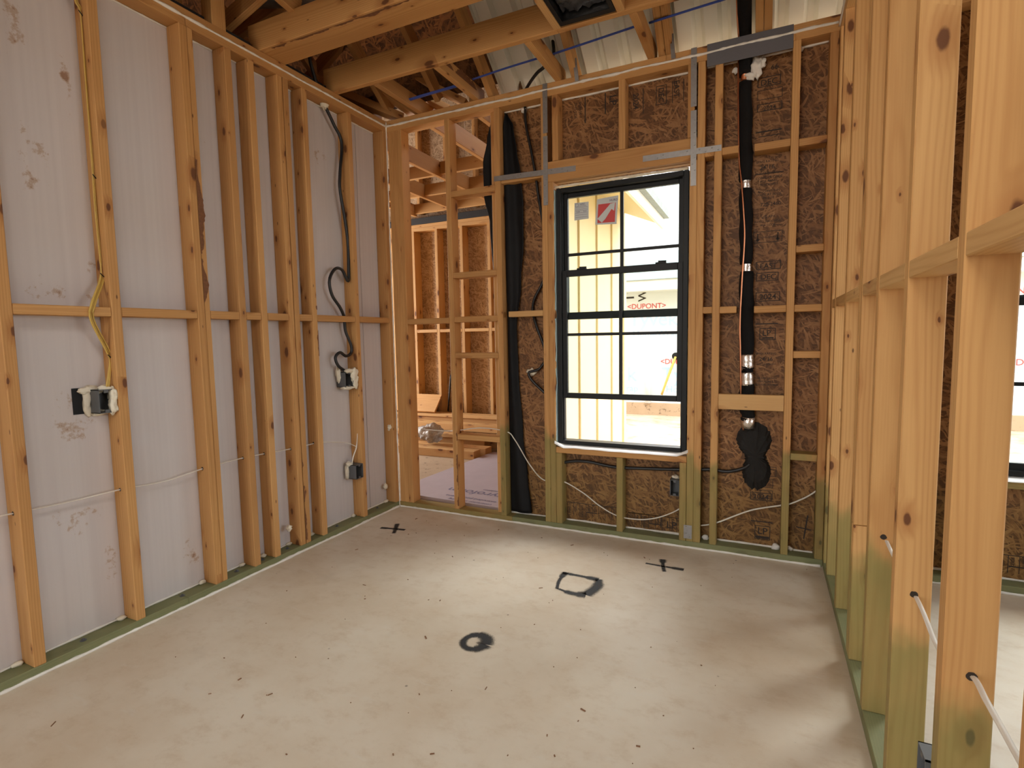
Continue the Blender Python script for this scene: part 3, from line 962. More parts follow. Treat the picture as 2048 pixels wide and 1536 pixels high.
# ------------------------------------------------------------------ windows
def window(name, label, x0, z0, lift=True, stickers=False):
    t = root(name, label, 'window', 'structure')
    x1, zb, zt = x0 + 0.786, z0, z0 + 1.594
    ya, yb = 0.030, 0.105

    def bar(nm, par, a, b, mat='black', bev=0.002):
        return box(nm, par, a, b, mat, bev)
    fr = 0.028
    bar('window_frame', t, (x0, ya, zb), (x0 + fr, yb, zt)); bar('window_frame', t, (x1 - fr, ya, zb), (x1, yb, zt))
    bar('window_frame', t, (x0 + fr, ya, zt - fr), (x1 - fr, yb, zt)); bar('window_frame', t, (x0 + fr, ya, zb), (x1 - fr, yb, zb + 0.022))
    for dx in (0.006, 0.018):          # jamb tracks
        bar('jamb_track', t, (x0 + fr, ya + dx + 0.01, zb + 0.022), (x0 + fr + 0.008, ya + dx + 0.016, zt - fr), bev=0)
        bar('jamb_track', t, (x1 - fr - 0.008, ya + dx + 0.01, zb + 0.022), (x1 - fr, ya + dx + 0.016, zt - fr), bev=0)
    ix0, ix1 = x0 + fr + 0.001, x1 - fr - 0.001
    xm = (x0 + x1) / 2 + 0.004

    def sash(nm, zlo, zhi, y0, rail_top, rail_bot, mz):
        s = root(nm, None, None); s.parent = t
        st = 0.030
        y1 = y0 + 0.026
        bar('stile', s, (ix0, y0, zlo), (ix0 + st, y1, zhi)); bar('stile', s, (ix1 - st, y0, zlo), (ix1, y1, zhi))
        bar('rail', s, (ix0 + st, y0, zhi - rail_top), (ix1 - st, y1, zhi)); bar('rail', s, (ix0 + st, y0, zlo), (ix1 - st, y1, zlo + rail_bot))
        yc = (y0 + y1) / 2
        bar('muntin', s, (xm - 0.010, yc - 0.006, zlo + rail_bot), (xm + 0.010, yc + 0.006, zhi - rail_top), bev=0.001)
        for a, b in ((ix0 + st, xm - 0.010), (xm + 0.010, ix1 - st)):
            bar('muntin', s, (a, yc - 0.006, mz - 0.009), (b, yc + 0.006, mz + 0.009), bev=0.001)
        for a, b in ((ix0 + st, xm - 0.0105), (xm + 0.0105, ix1 - st)):
            for c, d in ((zlo + rail_bot, mz - 0.0095), (mz + 0.0095, zhi - rail_top)):
                bar('pane', s, (a, yc - 0.002, c), (b, yc + 0.002, d), 'glass', 0)
        return s
    zs = z0 - 0.556
    sash('upper_sash', 1.345 + zs, zt - fr - 0.001, 0.072, 0.026, 0.045, 1.748 + zs)
    lo = 0.848 + zs if lift else zb + 0.024
    s = sash('lower_sash', lo, lo + 0.802, 0.044, 0.040, 0.034, lo + 0.402)
    for x in (x0 + 0.155, x0 + 0.632):  # sash locks
        bm = bmesh.new()
        bmesh.ops.create_cube(bm, size=1.0, matrix=Matrix.Translation((x, 0.055, lo + 0.802 + 0.004)) @ Matrix.Diagonal((0.06, 0.018, 0.008, 1)))
        bmesh.ops.create_cube(bm, size=1.0, matrix=Matrix.Translation((x + 0.008, 0.050, lo + 0.802 + 0.012)) @ Matrix.Rotation(0.25, 4, 'Z') @ Matrix.Diagonal((0.045, 0.012, 0.008, 1)))
        from_bm('sash_lock', bm, 'black', s)
    # crinkled flashing tape round the frame and its curled white sill flap
    for xe, sg in ((x0 - 0.006, -1), (x1 + 0.004, 1)):
        rows = []
        for i in range(61):
            z = zb - 0.01 + (zt - zb) * i / 60
            nv = mnoise.noise(Vector((xe * 3, 0, z * 9))) * 0.006 + mnoise.noise(Vector((xe, 5, z * 25))) * 0.003
            rows.append([(xe - sg * 0.002, 0.088, z), (xe + nv * 0.4, 0.050, z), (xe + sg * 0.001 + nv, 0.012 + nv, z)])
        grid_mesh('flashing_tape', rows, 'wrap', t)
    rows = []
    for i in range(41):
        x = x0 - 0.014 + (x1 - x0 + 0.028) * i / 40
        nv = mnoise.noise(Vector((x * 9, 3, 0))) * 0.006
        e = max(0, abs(i - 20) - 17) * 0.012
        rows.append([(x, 0.090, zb - 0.003), (x, 0.03, zb - 0.006 + e * 0.4), (x, -0.004 + nv, zb - 0.012 + nv + e), (x, -0.010 + nv, zb - 0.020 + nv + e * 0.7)])
    grid_mesh('sill_flashing', rows, 'white_flash', t)
    bead('sealant_bead', t, (x0, 0.022, zt + 0.006), (x1, 0.022, zt + 0.006), 0.008, 'foam', 71)
    return t


w1 = window('window_1', 'black framed single-hung window, raised lower sash, between the stud bays', 1.257, 0.556)
w2 = window('window_2', 'black framed window of the next room, seen past the right partition', 3.375, 0.556, lift=False)

# labels stuck on the upper left pane
YS = 0.0815
st1 = print_mesh('glass_label', None, [('p', [(-0.047, -0.052), (0.045, -0.050), (0.046, 0.052), (-0.045, 0.054)])], (1.404, YS, 2.008), (1, 0, 0), (0, 0, 1), 'paper')
tag(st1, 'small white printed label on the upper left window pane', 'label')
print_mesh('print', st1, [('t', 'NFRC', -0.012, 0.037, 0.014, 0, 'LEFT'), ('f', -0.040, 0.028, -0.020, 0.048, 0.002)] + [('r', -0.04, y, 0.04, y + 0.0015) for y in (0.022, 0.012, 0.004, -0.010, -0.022, -0.036)] +
           [('r', -0.016, 0.030, 0.03, 0.032), ('t', '0.29', -0.032, -0.006, 0.012, 0, 'LEFT'), ('t', '0.21', 0.012, -0.006, 0.012, 0, 'LEFT')], (1.404, YS - 0.0006, 2.008), (1, 0, 0.0), (0, 0, 1), 'ink_blue')
st2 = print_mesh('glass_label', None, [('p', [(-0.072, -0.078), (0.060, -0.088), (0.072, 0.080), (-0.060, 0.072)])], (1.562, YS, 1.995), (1, 0, 0), (0, 0, 1), 'paper')
tag(st2, 'red and white diagonal arrow label on the upper left window pane', 'label')
print_mesh('print', st2, [('p', [(-0.058, -0.070), (0.050, -0.074), (0.055, 0.040), (-0.052, 0.040)])], (1.562, YS - 0.0006, 1.995), (1, 0, 0), (0, 0, 1), 'red')
print_mesh('print', st2, [('p', [(-0.058, -0.045), (-0.030, -0.070), (-0.008, -0.05), (0.030, 0.004), (0.046, -0.008), (0.052, 0.040), (0.022, 0.036), (0.012, 0.024)])], (1.562, YS - 0.0011, 1.995), (1, 0, 0), (0, 0, 1), 'paper')
print_mesh('print', st2, [('t', 'HURD', 0.018, 0.050, 0.018, 0, 'LEFT')], (1.562, YS - 0.0011, 1.995), (1, 0, 0), (0, 0, 1), 'ink_blue')

# ------------------------------------------------------------------ roof framing
SL = 0.77
def roof_z(y): return 2.845 - SL * (y - 0.09)
NRM = Vector((0, SL, 1)).normalized()


def top_chord(x, t=0.038, mat='pine'):
    y0, y1 = 0.13, -2.6
    c = 0.055
    return beam('top_chord', ceil, Vector((x, y0, roof_z(y0))) - NRM * c, Vector((x, y1, roof_z(y1))) - NRM * c, D, t, mat, (1, 0, 0))


for x in (0.825, 1.386, 1.895, 1.935, 2.385, 2.425, 2.98, 3.6, 4.2, 4.8, 5.4):
    top_chord(x)
for x in (0.724, 1.288, 1.838, 3.6, 4.2, 4.8, 5.4):
    box('bottom_chord', ceil, (x - 0.019, -0.459, ZT), (x + 0.019, D, ZT + D), 'pine')
box('bottom_chord', ceil, (0.271, -0.459, ZT), (0.309, D, ZT + D), 'attic')
# corrugated panels between the trusses
def corrugated(x0, x1):
    prof = []
    x = x0
    k = 0
    while x < x1:
        ph = ((x - 0.9) % 0.135) / 0.135
        h = 0.0 if ph < 0.55 or ph > 0.93 else 0.036 if 0.61 < ph < 0.87 else 0.018
        prof.append((x, h)); x += 0.0095
    prof.append((x1, 0.0))
    rows = []
    for y in (0.16, -2.7):
        rows.append([Vector((px, y, roof_z(y))) + NRM * h for px, h in prof])
    return grid_mesh('roof_panel', rows, 'metal_white', ceil, smooth=False)


for a, b in ((0.846, 1.386), (1.387, 1.914), (1.915, 2.405), (2.406, 2.98), (2.981, 3.60), (3.601, 4.2), (4.201, 4.8), (4.801, 6.4)):
    corrugated(a, b)
# roof deck over everything
def deck(x0, x1, ya, za, yb, zb_, nm='roof_deck', mat='osb_deck'):
    bm = bmesh.new()
    vs = [bm.verts.new(p) for p in ((x0, ya, za), (x1, ya, za), (x1, yb, zb_), (x0, yb, zb_))]
    f = bm.faces.new(vs)
    bmesh.ops.solidify(bm, geom=[f], thickness=0.02)
    return from_bm(nm, bm, mat, ceil)


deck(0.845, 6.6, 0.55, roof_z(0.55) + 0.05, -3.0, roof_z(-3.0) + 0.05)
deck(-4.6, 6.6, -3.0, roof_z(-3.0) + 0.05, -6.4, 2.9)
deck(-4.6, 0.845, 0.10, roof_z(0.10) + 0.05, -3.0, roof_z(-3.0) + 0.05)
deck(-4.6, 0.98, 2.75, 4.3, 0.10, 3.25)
box('sun_block_board', ceil, (-4.6, 0.095, 2.98), (0.98, 0.107, 3.32), 'osb', 0)  # board added to stop sun leaking in at the roof valley
# joists across the room
box('ceiling_joist', ceil, (-0.083, -0.500, ZT), (1.466, -0.462, ZT + 0.150), 'pine')
box('ceiling_joist', ceil, (1.466, -0.500, ZT), (W + D, -0.462, ZT + 0.140), 'pine')
box('ceiling_joist', ceil, (-0.078, -1.042, ZT), (W + D, -1.004, ZT + 0.140), 'pine')
box('ceiling_joist', ceil, (-0.050, -1.003, ZT), (W + D, -0.870, ZT + 0.038), 'pine')
for y in (-1.65, -2.26, -2.87, -3.5, -4.1):
    box('ceiling_joist', ceil, (-D, y, ZT), (W + D, y + 0.038, ZT + 0.14), 'pine')
box('ladder_block', ceil, (1.452, -0.868, ZT), (1.490, -0.501, ZT + D), 'pine_pale')
box('ladder_block', ceil, (1.772, -0.868, ZT), (1.810, -0.501, ZT + D), 'pine_pale')
box('post', ceil, (-0.085, -1.300, ZT), (-0.010, -1.225, ZT + 0.9), 'pine')
box('post', ceil, (-0.30, -1.36, ZT), (-0.262, -1.27, ZT + 0.9), 'attic')
for a, b in ((-2.4, -1.302), (-1.223, -1.044), (-0.86, -0.502)):
    box('sill_gasket', ceil, (-D + 0.002, a, ZT), (-D + 0.030, b, ZT + 0.050), 'gasket')
# attic webs and jacks over the left rooms
def P3(px, py, ax, v): return at(px, py, ax, v)


beam('truss_web', ceil, P3(934, 208, 2, 2.80), P3(836, 158, 2, 3.00), D, 0.038, 'attic', (0, 0, 1))
beam('truss_web', ceil, P3(806, 238, 2, 2.80), P3(668, 182, 2, 2.95), D, 0.05, 'attic', (0, 0, 1))
beam('truss_web', ceil, P3(842, 236, 2, 2.80), P3(742, 170, 2, 2.99), D, 0.038, 'pine', (0, 0, 1))
beam('truss_web', ceil, P3(900, 222, 2, 2.84), P3(760, 150, 2, 3.10), 0.12, 0.038, 'attic', (0, 0, 1))
for x in (0.43, 0.02, -0.38, -0.78, -1.18, -1.58, -2.1):
    beam('rafter', ceil, Vector((x, 0.05, roof_z(0.05))) - NRM * 0.03, Vector((x, -2.6, roof_z(-2.6))) - NRM * 0.03, D, 0.038, 'attic', (1, 0, 0))
for x in (-0.35, -0.95, -1.55, -2.15, -2.75):
    box('ceiling_joist', ceil, (x, -4.5, ZT), (x + 0.038, -0.02, ZT + 0.14), 'attic')
for y in (-0.62, -0.9, -1.6):
    box('joist_blocking', ceil, (-2.7, y, ZT + 0.02), (-0.36, y + 0.038, ZT + 0.12), 'attic')
beam('truss_web', ceil, (-0.33, -1.10, ZT + 0.1), (0.62, -1.09, ZT + 0.40), D, 0.038, 'attic', (0, 1, 0))
beam('truss_web', ceil, (-1.2, -0.8, 2.95), (0.6, -0.55, 3.55), D, 0.038, 'attic', (0, 1, 0))
beam('truss_web', ceil, (-0.8, -0.2, 2.9), (0.7, -0.35, 3.6), D, 0.038, 'attic', (0, 1, 0))
beam('truss_web', ceil, (0.25, -1.0, 2.93), (0.10, -1.9, 3.2), D, 0.038, 'pine', (1, 0, 0))
# steel ties at the truss heels
for x in (1.405, 1.954):
    strap('truss_tie', ceil, (x + 0.002, -0.012, 2.735), (x + 0.002, -0.030, 2.86), 0.022, (0.25, -0.968, 0), 6, int(x * 10))

# ------------------------------------------------------------------ outer shell of the house behind the camera
ws = root('wall_rear', 'strand board outer walls of the rooms behind the camera', 'wall', 'structure')
for lo, hi in (((-4.5, -6.32, 0), (0.0, -6.2, 5.2)), ((1.8, -6.32, 0), (6.5, -6.2, 5.2)), ((0.0, -6.32, 2.1), (1.8, -6.2, 5.2)),
               ((6.4, -6.2, 0), (6.52, -2.8, 5.6)), ((6.4, -0.4, 0), (6.52, 0.12, 5.6)), ((6.4, -2.8, 0), (6.52, -0.4, 0.8)), ((6.4, -2.8, 2.4), (6.52, -0.4, 5.6)),
               ((-4.62, -6.2, 0), (-4.5, 0.0, 5.2)), ((-4.5, 0.0, 0), (-0.105, 0.09, 2.98)), ((-4.62, 0.0, 2.6), (-4.5, 2.75, 5.2))):
    box('outer_wall', ws, lo, hi, 'osb_side' if hi[0] - lo[0] < 0.2 else 'osb', 0)

# ------------------------------------------------------------------ beyond the open bay
YF = 2.45
box('bottom_plate', wf, (-4.4, YF, 0), (0.95, YF + 0.14, PB), 'pine')
box('top_plate', wf, (-4.4, YF, 2.58), (0.95, YF + 0.14, 2.618), 'pine_pale')
box('top_plate', wf, (-4.4, YF, 2.619), (0.95, YF + 0.14, 2.657), 'pine_pale')
for x in (-3.5, -2.85, -2.25, -1.90, -1.565, -1.225, -0.870, -0.500, -0.14, 0.22, 0.58, 0.88):
    box('stud', wf, (x, YF, PB), (x + 0.038, YF + 0.14, 2.58), 'pine_pale')
for a, b in ((-1.526, -1.226), (-1.186, -0.871), (-0.831, -0.501), (-0.461, -0.141), (-0.101, 0.219)):
    box('blocking', wf, (a, YF, 1.325), (b, YF + 0.14, 1.363), 'pine_pale')
for a, b in ((-4.4, -2.06), (-2.06, -0.845), (-0.843, 0.97)):
    box('sheathing_panel', wf, (a, YF + 0.141, 0), (b, YF + 0.152, 2.66), 'osb_far', 0.001)
    box('sheathing_panel', wf, (a, YF + 0.141, 2.661), (b, YF + 0.152, 4.5), 'osb_far', 0.001)
for x in (-1.5, -1.1, -0.7, -0.3, 0.1, 0.5):
    box('stud', wf, (x, YF + 0.05, 2.80), (x + 0.038, YF + 0.14, 3.85), 'pine')
# ceiling joists over that room
for x in (-1.50, -0.915, -0.365, 0.225, 0.62):
    box('ceiling_joist', wf, (x, D + 0.005, ZT - 0.02), (x + 0.038, YF - 0.01, ZT + 0.12), 'pine')
for y in (1.2, 1.75, 2.38):
    for a, b in ((-1.46, -0.917), (-0.875, -0.367), (-0.325, 0.223)):
        box('joist_blocking', wf, (a, y, ZT - 0.0), (b, y + 0.038, ZT + 0.115), 'pine_pale')
box('sill_gasket', wf, (-3, YF - 0.004, 2.66), (0.9, YF + 0.02, 2.735), 'gasket')
box('sill_gasket', wf, (-0.40, 0.12, 2.86), (-0.372, 2.3, 2.885), 'gasket')
# outer end of this wing: studs on the open side, yellow siding on the window side
for y in (0.45, 0.85, 1.25, 1.65, 2.05, 2.35):
    box('stud', wf, (0.89, y, PB), (0.979, y + 0.038, 2.58), 'pine')
box('sheathing_panel', wf, (0.98, D + 0.02, 0), (0.992, 2.60, 3.6), 'osb_side', 0.001)

lum = 'boards piled against the far wall'


def plank(lo, hi, mat, label, cat='plank', name='lumber_plank'):
    return tag(box(name, None, lo, hi, mat), label, cat, None, lum)


plank((-2.6, 1.52, 0.0), (-0.22, 1.66, 0.085), 'pine_pale', 'lowest pale board in front of the pile beyond the open bay')
plank((-2.5, 1.70, 0.0), (-0.18, 1.84, 0.085), 'pine', 'second low board behind the front one on the dusty floor')
plank((-2.6, 1.90, 0.0), (-0.30, 2.04, 0.140), 'pine', 'board standing on edge in the middle of the pile')
plank((-2.4, 1.86, 0.141), (0.70, 2.04, 0.180), 'pine_pale', 'long flat board lying across the middle of the pile')
plank((-2.5, 2.10, 0.0), (0.30, 2.24, 0.180), 'pine', 'thick board at the back of the pile')
plank((-2.5, 2.06, 0.181), (0.80, 2.22, 0.262), 'pine_pale', 'topmost long pale board on the pile')
plank((-2.5, 2.28, 0.0), (0.75, 2.40, 0.30), 'pine', 'deep board against the foot of the far studs')
plank((-2.4, 2.26, 0.301), (0.74, 2.42, 0.339), 'pine_pale', 'thin flat board on the deep rear board')
off = beam('board_offcut', None, (-2.1, 2.335, 0.36), (-1.16, 2.335, 0.36), 0.26, 0.022, 'pine', (0, -0.9, 0.8))
off.location.z = 0.452
tag(off, 'wide cut-off board leaning above the pile against far studs', 'board')
bar_ = tube('pry_bar', None, [(-1.085, 2.425, 0.352), (-1.06, 2.435, 0.60), (-1.04, 2.44, 0.80)], 0.010, 'black', 6, 4)
tag(bar_, 'thin black rod leaning against the far strand board', 'rod')
bag = blob('plastic_bag', None, (-0.86, 1.70, 0.215), (0.15, 0.10, 0.095), 'plastic', 4, 0.55, 4, 1.3)
tag(bag, 'crumpled clear plastic bag on the piled boards', 'bag')
# foam board lying on the dusty slab
fb = root('foam_board', 'lilac foam insulation board with printed lettering on the dusty floor', 'board')
pts = [(-0.235, 0.585), (0.045, 0.185), (0.74, 0.135), (0.80, 1.9), (-0.10, 1.84), (-0.24, 1.75)]
prism('board', fb, [(0.020, 0.205), (0.775, 0.165), (0.795, 1.86), (-0.16, 1.84), (-0.235, 0.60)], 2, 0.001, 0.027, 'styro')
dx = Vector((-1, 0.05, 0)); dy = Vector((-0.05, -1, 0))
for tx, lx, ly, sz in (('styrofoam', 0, 0, 0.135), ('brand insulation', 0.02, -0.065, 0.040), ('extruded polystyrene', 0.02, 0.175, 0.052), ('contractor sheathing', 0.02, 0.245, 0.045)):
    print_mesh('lettering', fb, [('t', tx, lx, ly, sz, 0, 'LEFT')], (0.70, 0.46, 0.0278), dx, dy, 'ink_blue')


# ------------------------------------------------------------------ membrane strips hanging in the bays
def drape(name, label, rows, y, fold, seed):
    R_ = []
    n = 120
    for i in range(n + 1):
        t = i / n * (len(rows) - 1)
        k = min(int(t), len(rows) - 2); f = t - k
        f2 = f * f * (3 - 2 * f)
        z = rows[k][0] + (rows[k + 1][0] - rows[k][0]) * f
        xl = rows[k][1] + (rows[k + 1][1] - rows[k][1]) * f2
        xr = rows[k][2] + (rows[k + 1][2] - rows[k][2]) * f2
        line = []
        for j in range(13):
            u = j / 12
            yy = y + fold * math.sin(u * 6.0 + z * 1.3 + seed) + fold * 0.6 * mnoise.noise(Vector((u * 3, z * 2.0, seed)))
            line.append((xl + (xr - xl) * u, yy, z))
        R_.append(line)
    o = grid_mesh(name, R_, 'membrane', None, 0.002)
    return tag(o, label, 'membrane')


drape('membrane_strip', 'wide black membrane strip hanging from the top plate beside the window bay',
      [(2.672, 0.905, 0.925), (2.58, 0.892, 0.965), (2.42, 0.892, 0.985), (2.30, 0.892, 1.005), (2.10, 0.892, 1.022), (1.85, 0.892, 1.020), (1.6, 0.892, 0.995), (1.3, 0.892, 0.960), (1.0, 0.892, 0.965), (0.6, 0.892, 0.99), (0.3, 0.892, 1.02), (0.055, 0.892, 1.045)], 0.060, 0.010, 1)
drape('membrane_strip', 'narrow black membrane strip hanging outside the open bay',
      [(2.665, 0.775, 0.815), (2.55, 0.745, 0.815), (2.40, 0.712, 0.80), (2.20, 0.715, 0.80), (2.0, 0.755, 0.805), (1.6, 0.775, 0.806), (1.0, 0.782, 0.806), (0.62, 0.785, 0.806)], 0.108, 0.006, 2)

# ------------------------------------------------------------------ insulated refrigerant line
pl = root('insulated_pipe', 'black foam insulated line with foil tape running down the back wall', 'pipe')
YPp = 0.052


def pipe_x(z): return 2.310 + (2.95 - z) * 0.0245


secs = [(2.562, 2.052, 0.034), (2.012, 1.612, 0.033), (1.572, 1.116, 0.036), (1.052, 1.018, 0.035), (0.958, 0.752, 0.037)]
for a, b, r_ in secs:
    n = 14
    pts = [(pipe_x(a + (b - a) * i / n) + 0.003 * math.sin(i * 1.1 + a), YPp, a + (b - a) * i / n) for i in range(n + 1)]
    tube('insulation_sleeve', pl, pts, lambda t, r_=r_: r_ * (0.90 if t < 0.02 or t > 0.98 else 1.0), 'rubber', 16, 0)
tube('insulation_sleeve', pl, [(pipe_x(2.60), YPp, 2.60), (pipe_x(2.72), YPp, 2.72), (2.314, 0.030, 2.82), at(1489, 8, 1, -0.10), at(1488, -40, 1, -0.22)], 0.034, 'rubber', 16, 6)
for a, b, r_ in ((2.060, 2.004, 0.026), (1.618, 1.566, 0.026), (1.122, 1.046, 0.034), (1.024, 0.952, 0.034)):
    tube('foil_tape', pl, [(pipe_x(a), YPp, a), (pipe_x((a + b) / 2), YPp, (a + b) / 2), (pipe_x(b), YPp, b)], r_, 'foil', 14, 4, jit=0.04)
tube('foil_tape', pl, [(pipe_x(0.765) + 0.004, YPp - 0.002, 0.778), (pipe_x(0.72), YPp + 0.004, 0.716)], 0.035, 'foil', 14, 0, jit=0.05)
tube('copper_line', pl, [at(1473, -20, 1, -0.16), at(1475, 40, 1, -0.04), (2.287, 0.035, 2.76), (2.287, 0.035, 2.6), (2.297, 0.030, 2.2), (2.312, 0.022, 2.05), (2.325, 0.014, 1.9), (2.333, 0.013, 1.75), (2.325, 0.016, 1.55), (2.318, 0.016, 1.3), (2.322, 0.020, 1.15), (2.328, 0.03, 0.95), (2.335, 0.040, 0.78), (2.345, 0.055, 0.70)], 0.0045, 'copper', 8, 6)
blob('foam_blob', pl, (2.372, 0.045, 2.62), (0.026, 0.02, 0.045), 'caulk', 9, 0.6, 3, 2.0)
blob('foam_blob', pl, (2.345, 0.040, 2.585), (0.028, 0.018, 0.02), 'caulk', 10, 0.6, 3, 2.0)
blob('foam_blob', pl, (2.395, 0.055, 2.645), (0.022, 0.018, 0.03), 'caulk', 12, 0.6, 3, 2.0)
tube('insulation_sleeve', pl, [(pipe_x(2.70), YPp, 2.70), (pipe_x(2.55), YPp, 2.555)], 0.020, 'copper', 10, 0)

# black tar patch daubed on the board round the line
bm = bmesh.new()
cen, rows = [], []
nA = 96
outl = []
for k in range(nA):
    a = 2 * math.pi * k / nA
    ca, sa = math.cos(a), math.sin(a)
    def ell(cx, cz, rx, rz):
        # ray from common centre to ellipse
        ox, oz = 2.408 - cx, 0.552 - cz
        A = (ca / rx) ** 2 + (sa / rz) ** 2
        B = 2 * (ox * ca / rx ** 2 + oz * sa / rz ** 2)
        Cc = (ox / rx) ** 2 + (oz / rz) ** 2 - 1
        disc = B * B - 4 * A * Cc
        return (-B + math.sqrt(disc)) / (2 * A) if disc > 0 else 0.0
    r_ = max(ell(2.398, 0.645, 0.088, 0.100), ell(2.414, 0.462, 0.072, 0.100), 0.055)
    jag = 0.010 * (mnoise.noise(Vector((a * 9, 0, 0))) + (0.8 if k % 2 else -0.3) * random.random())
    outl.append((2.408 + ca * (r_ + jag), 0.552 + sa * (r_ + jag)))
ctr = bm.verts.new((2.408, 0.066, 0.552))
ring0 = [bm.verts.new((2.408 + (x - 2.408) * 0.75, 0.070 + 0.006 * mnoise.noise(Vector((x * 30, z * 30, 0))), 0.552 + (z - 0.552) * 0.75)) for x, z in outl]
ring1 = [bm.verts.new((x, 0.0875, z)) for x, z in outl]
for k in range(nA):
    j = (k + 1) % nA
    bm.faces.new((ctr, ring0[k], ring0[j])); bm.faces.new((ring0[k], ring1[k], ring1[j], ring0[j]))
tar = from_bm('tar_patch', bm, 'tar')
tag(tar, 'ragged black tar patch sealing the wall below the insulated line', 'sealant')

# ------------------------------------------------------------------ cables
def cable(name, label, pts, r, mat, flat=1.0, n=8, extra=()):
    o = tube(name, None, pts, r, mat, 8, n, flat=flat)
    return tag(o, label, 'cable')


def LX(px, py, x): return at(px, py, 0, x)
def BY(px, py, y): return at(px, py, 1, y)


# yellow cables stapled to the second stud
yel = root('yellow_cable', 'bundle of yellow cables stapled down the left wall stud to a box', 'cable')
ypts = [(150, -60, -.045), (152, 0, -.045), (163, 30, -.045), (172, 150, -.045), (187, 330, -.045), (193, 420, -.045), (203, 520, -.045), (204, 556, -.045), (186, 608, -.006), (184, 640, -.006), (214, 700, -.04)]
for k, (dxp, lx, ly, stop) in enumerate(((0, 217, 778, 0), (4, 229, 772, 0), (-3, 213, 776, 0))):
    tube('wire', yel, [LX(a + dxp * (0.6 if i < 4 else 1), b, c + 0.004 * k) for i, (a, b, c) in enumerate(ypts)] + [LX(221 + dxp * 0.5, 725, -.04), LX(lx, ly, -.03)], 0.0042, 'cable_yellow', 6, 6, flat=0.6)
for a, b in ((161, 31), (189, 357), (204, 553), (219, 715)):
    p = LX(a, b, -.043)
    tube('staple', yel, [p + Vector((0.012, -0.012, 0.012)), p + Vector((0.010, 0.0, 0.0)), p + Vector((0.006, 0.014, -0.008))], 0.002, 'black', 5, 3)
bc = cable('black_conduit', 'black corrugated cable snaking down the left wall to a foamed box',
           [LX(650, 212, -.045), LX(668, 250, -.045), LX(683, 285, -.04), LX(680, 345, -.04), LX(680, 380, -.04), LX(690, 440, -.04), LX(696, 490, -.04), LX(697, 535, -.035), LX(696, 562, -.03), LX(684, 540, -.03), LX(670, 538, -.03), LX(659, 560, -.03), LX(664, 590, -.03), LX(680, 615, -.03), LX(688, 634, -.035), LX(691, 662, -.04), LX(702, 690, -.03), LX(702, 706, -.03), LX(692, 712, -.03), LX(680, 705, -.03), LX(671, 715, -.03), LX(677, 732, -.03), LX(695, 745, -.035)], 0.010, 'cable_black')
wc = cable('white_cable', 'white flat cable threaded through the lower left wall studs',
           [LX(-80, 1050, -.045), LX(0, 1032, -.045), LX(35, 1025, -.045), LX(140, 1003, -.05), LX(245, 978, -.045), LX(330, 962, -.05), LX(410, 936, -.045), LX(490, 915, -.045), LX(585, 897, -.045), LX(640, 885, -.045), LX(690, 885, -.045), LX(712, 893, -.03)], 0.0055, 'cable_white', 0.45)
dr = cable('white_cable', 'short white cable dropping into the low grey box by the corner',
           [LX(715, 867, -.03), LX(713, 893, -.03), LX(706, 915, -.03), LX(704, 933, -.03)], 0.0045, 'cable_white', 0.6)
b1 = cable('white_cable', 'white cable looping across the open bay and under the window',
           [BY(842, 858, .05), BY(900, 862, .05), BY(960, 856, .045), BY(1012, 863, .045), BY(1030, 880, .05), BY(1060, 930, .05), BY(1088, 960, .05), BY(1124, 962, .05), BY(1165, 985, .05), BY(1200, 1012, .05), BY(1236, 1032, .045), BY(1280, 1039, .045), BY(1320, 1034, .05), BY(1358, 1018, .05), BY(1366, 1000, .04), BY(1358, 988, .035)], 0.0055, 'cable_white', 0.7)
b2 = cable('white_cable', 'white cable rising across the stud bays right of the window',
           [BY(1372, 1052, .045), BY(1402, 1051, .05), BY(1434, 1045, .045), BY(1500, 1021, .055), BY(1560, 1011, .05), BY(1582, 1007, .045), BY(1620, 990, .05), BY(1656, 963, .05), BY(1690, 935, .05)], 0.0062, 'cable_white', 0.7)
b3 = cable('black_conduit', 'black cable running level below the window to the tar patch',
           [BY(1121, 926, .06), BY(1150, 922, .06), BY(1180, 924, .06), BY(1230, 934, .06), BY(1290, 937, .06), BY(1360, 939, .06), BY(1420, 939, .06), BY(1455, 943, .06), BY(1485, 937, .065), BY(1500, 928, .075)], 0.010, 'cable_black')
b4 = cable('black_conduit', 'black cable hanging behind the straps beside the left window stud',
           [BY(1050, 214, .06), BY(1052, 250, .06), BY(1062, 300, .06), BY(1071, 350, .065), BY(1078, 400, .07), BY(1092, 480, .07), BY(1098, 530, .07), BY(1084, 568, .065), BY(1068, 600, .065), BY(1066, 625, .075), BY(1074, 655, .065), BY(1087, 690, .065), BY(1092, 715, .065), BY(1078, 738, .06), BY(1058, 745, .055), BY(1062, 758, .055), BY(1078, 775, .06), BY(1100, 795, .065)], 0.009, 'cable_black')
rw = cable('white_cable', 'white cable looping between the near studs of the right partition',
           [at(1745, 1035, 0, W + .045), at(1768, 1072, 0, W + .045), at(1785, 1108, 0, W + .05), at(1815, 1165, 0, W + .05), at(1830, 1190, 0, W + .045), at(1848, 1228, 0, W + .045), at(1872, 1288, 0, W + .05), at(1905, 1335, 0, W + .05), at(1945, 1353, 0, W + .045), at(1972, 1400, 0, W + .04), at(2000, 1450, 0, W + .04), at(2036, 1515, 0, W + .04), at(2080, 1590, 0, W + .04)], 0.0055, 'cable_white', 0.7)
at1 = cable('black_conduit', 'black cable curving above the top plate past the roof panels',
            [at(1051, 180, 1, .05), at(1062, 162, 1, .0), at(1075, 145, 1, -.03), at(1088, 134, 1, -.05), at(1106, 110, 1, -.03), at(1106, 85, 1, -.03), at(1102, 60, 1, -.03)], 0.010, 'cable_black')
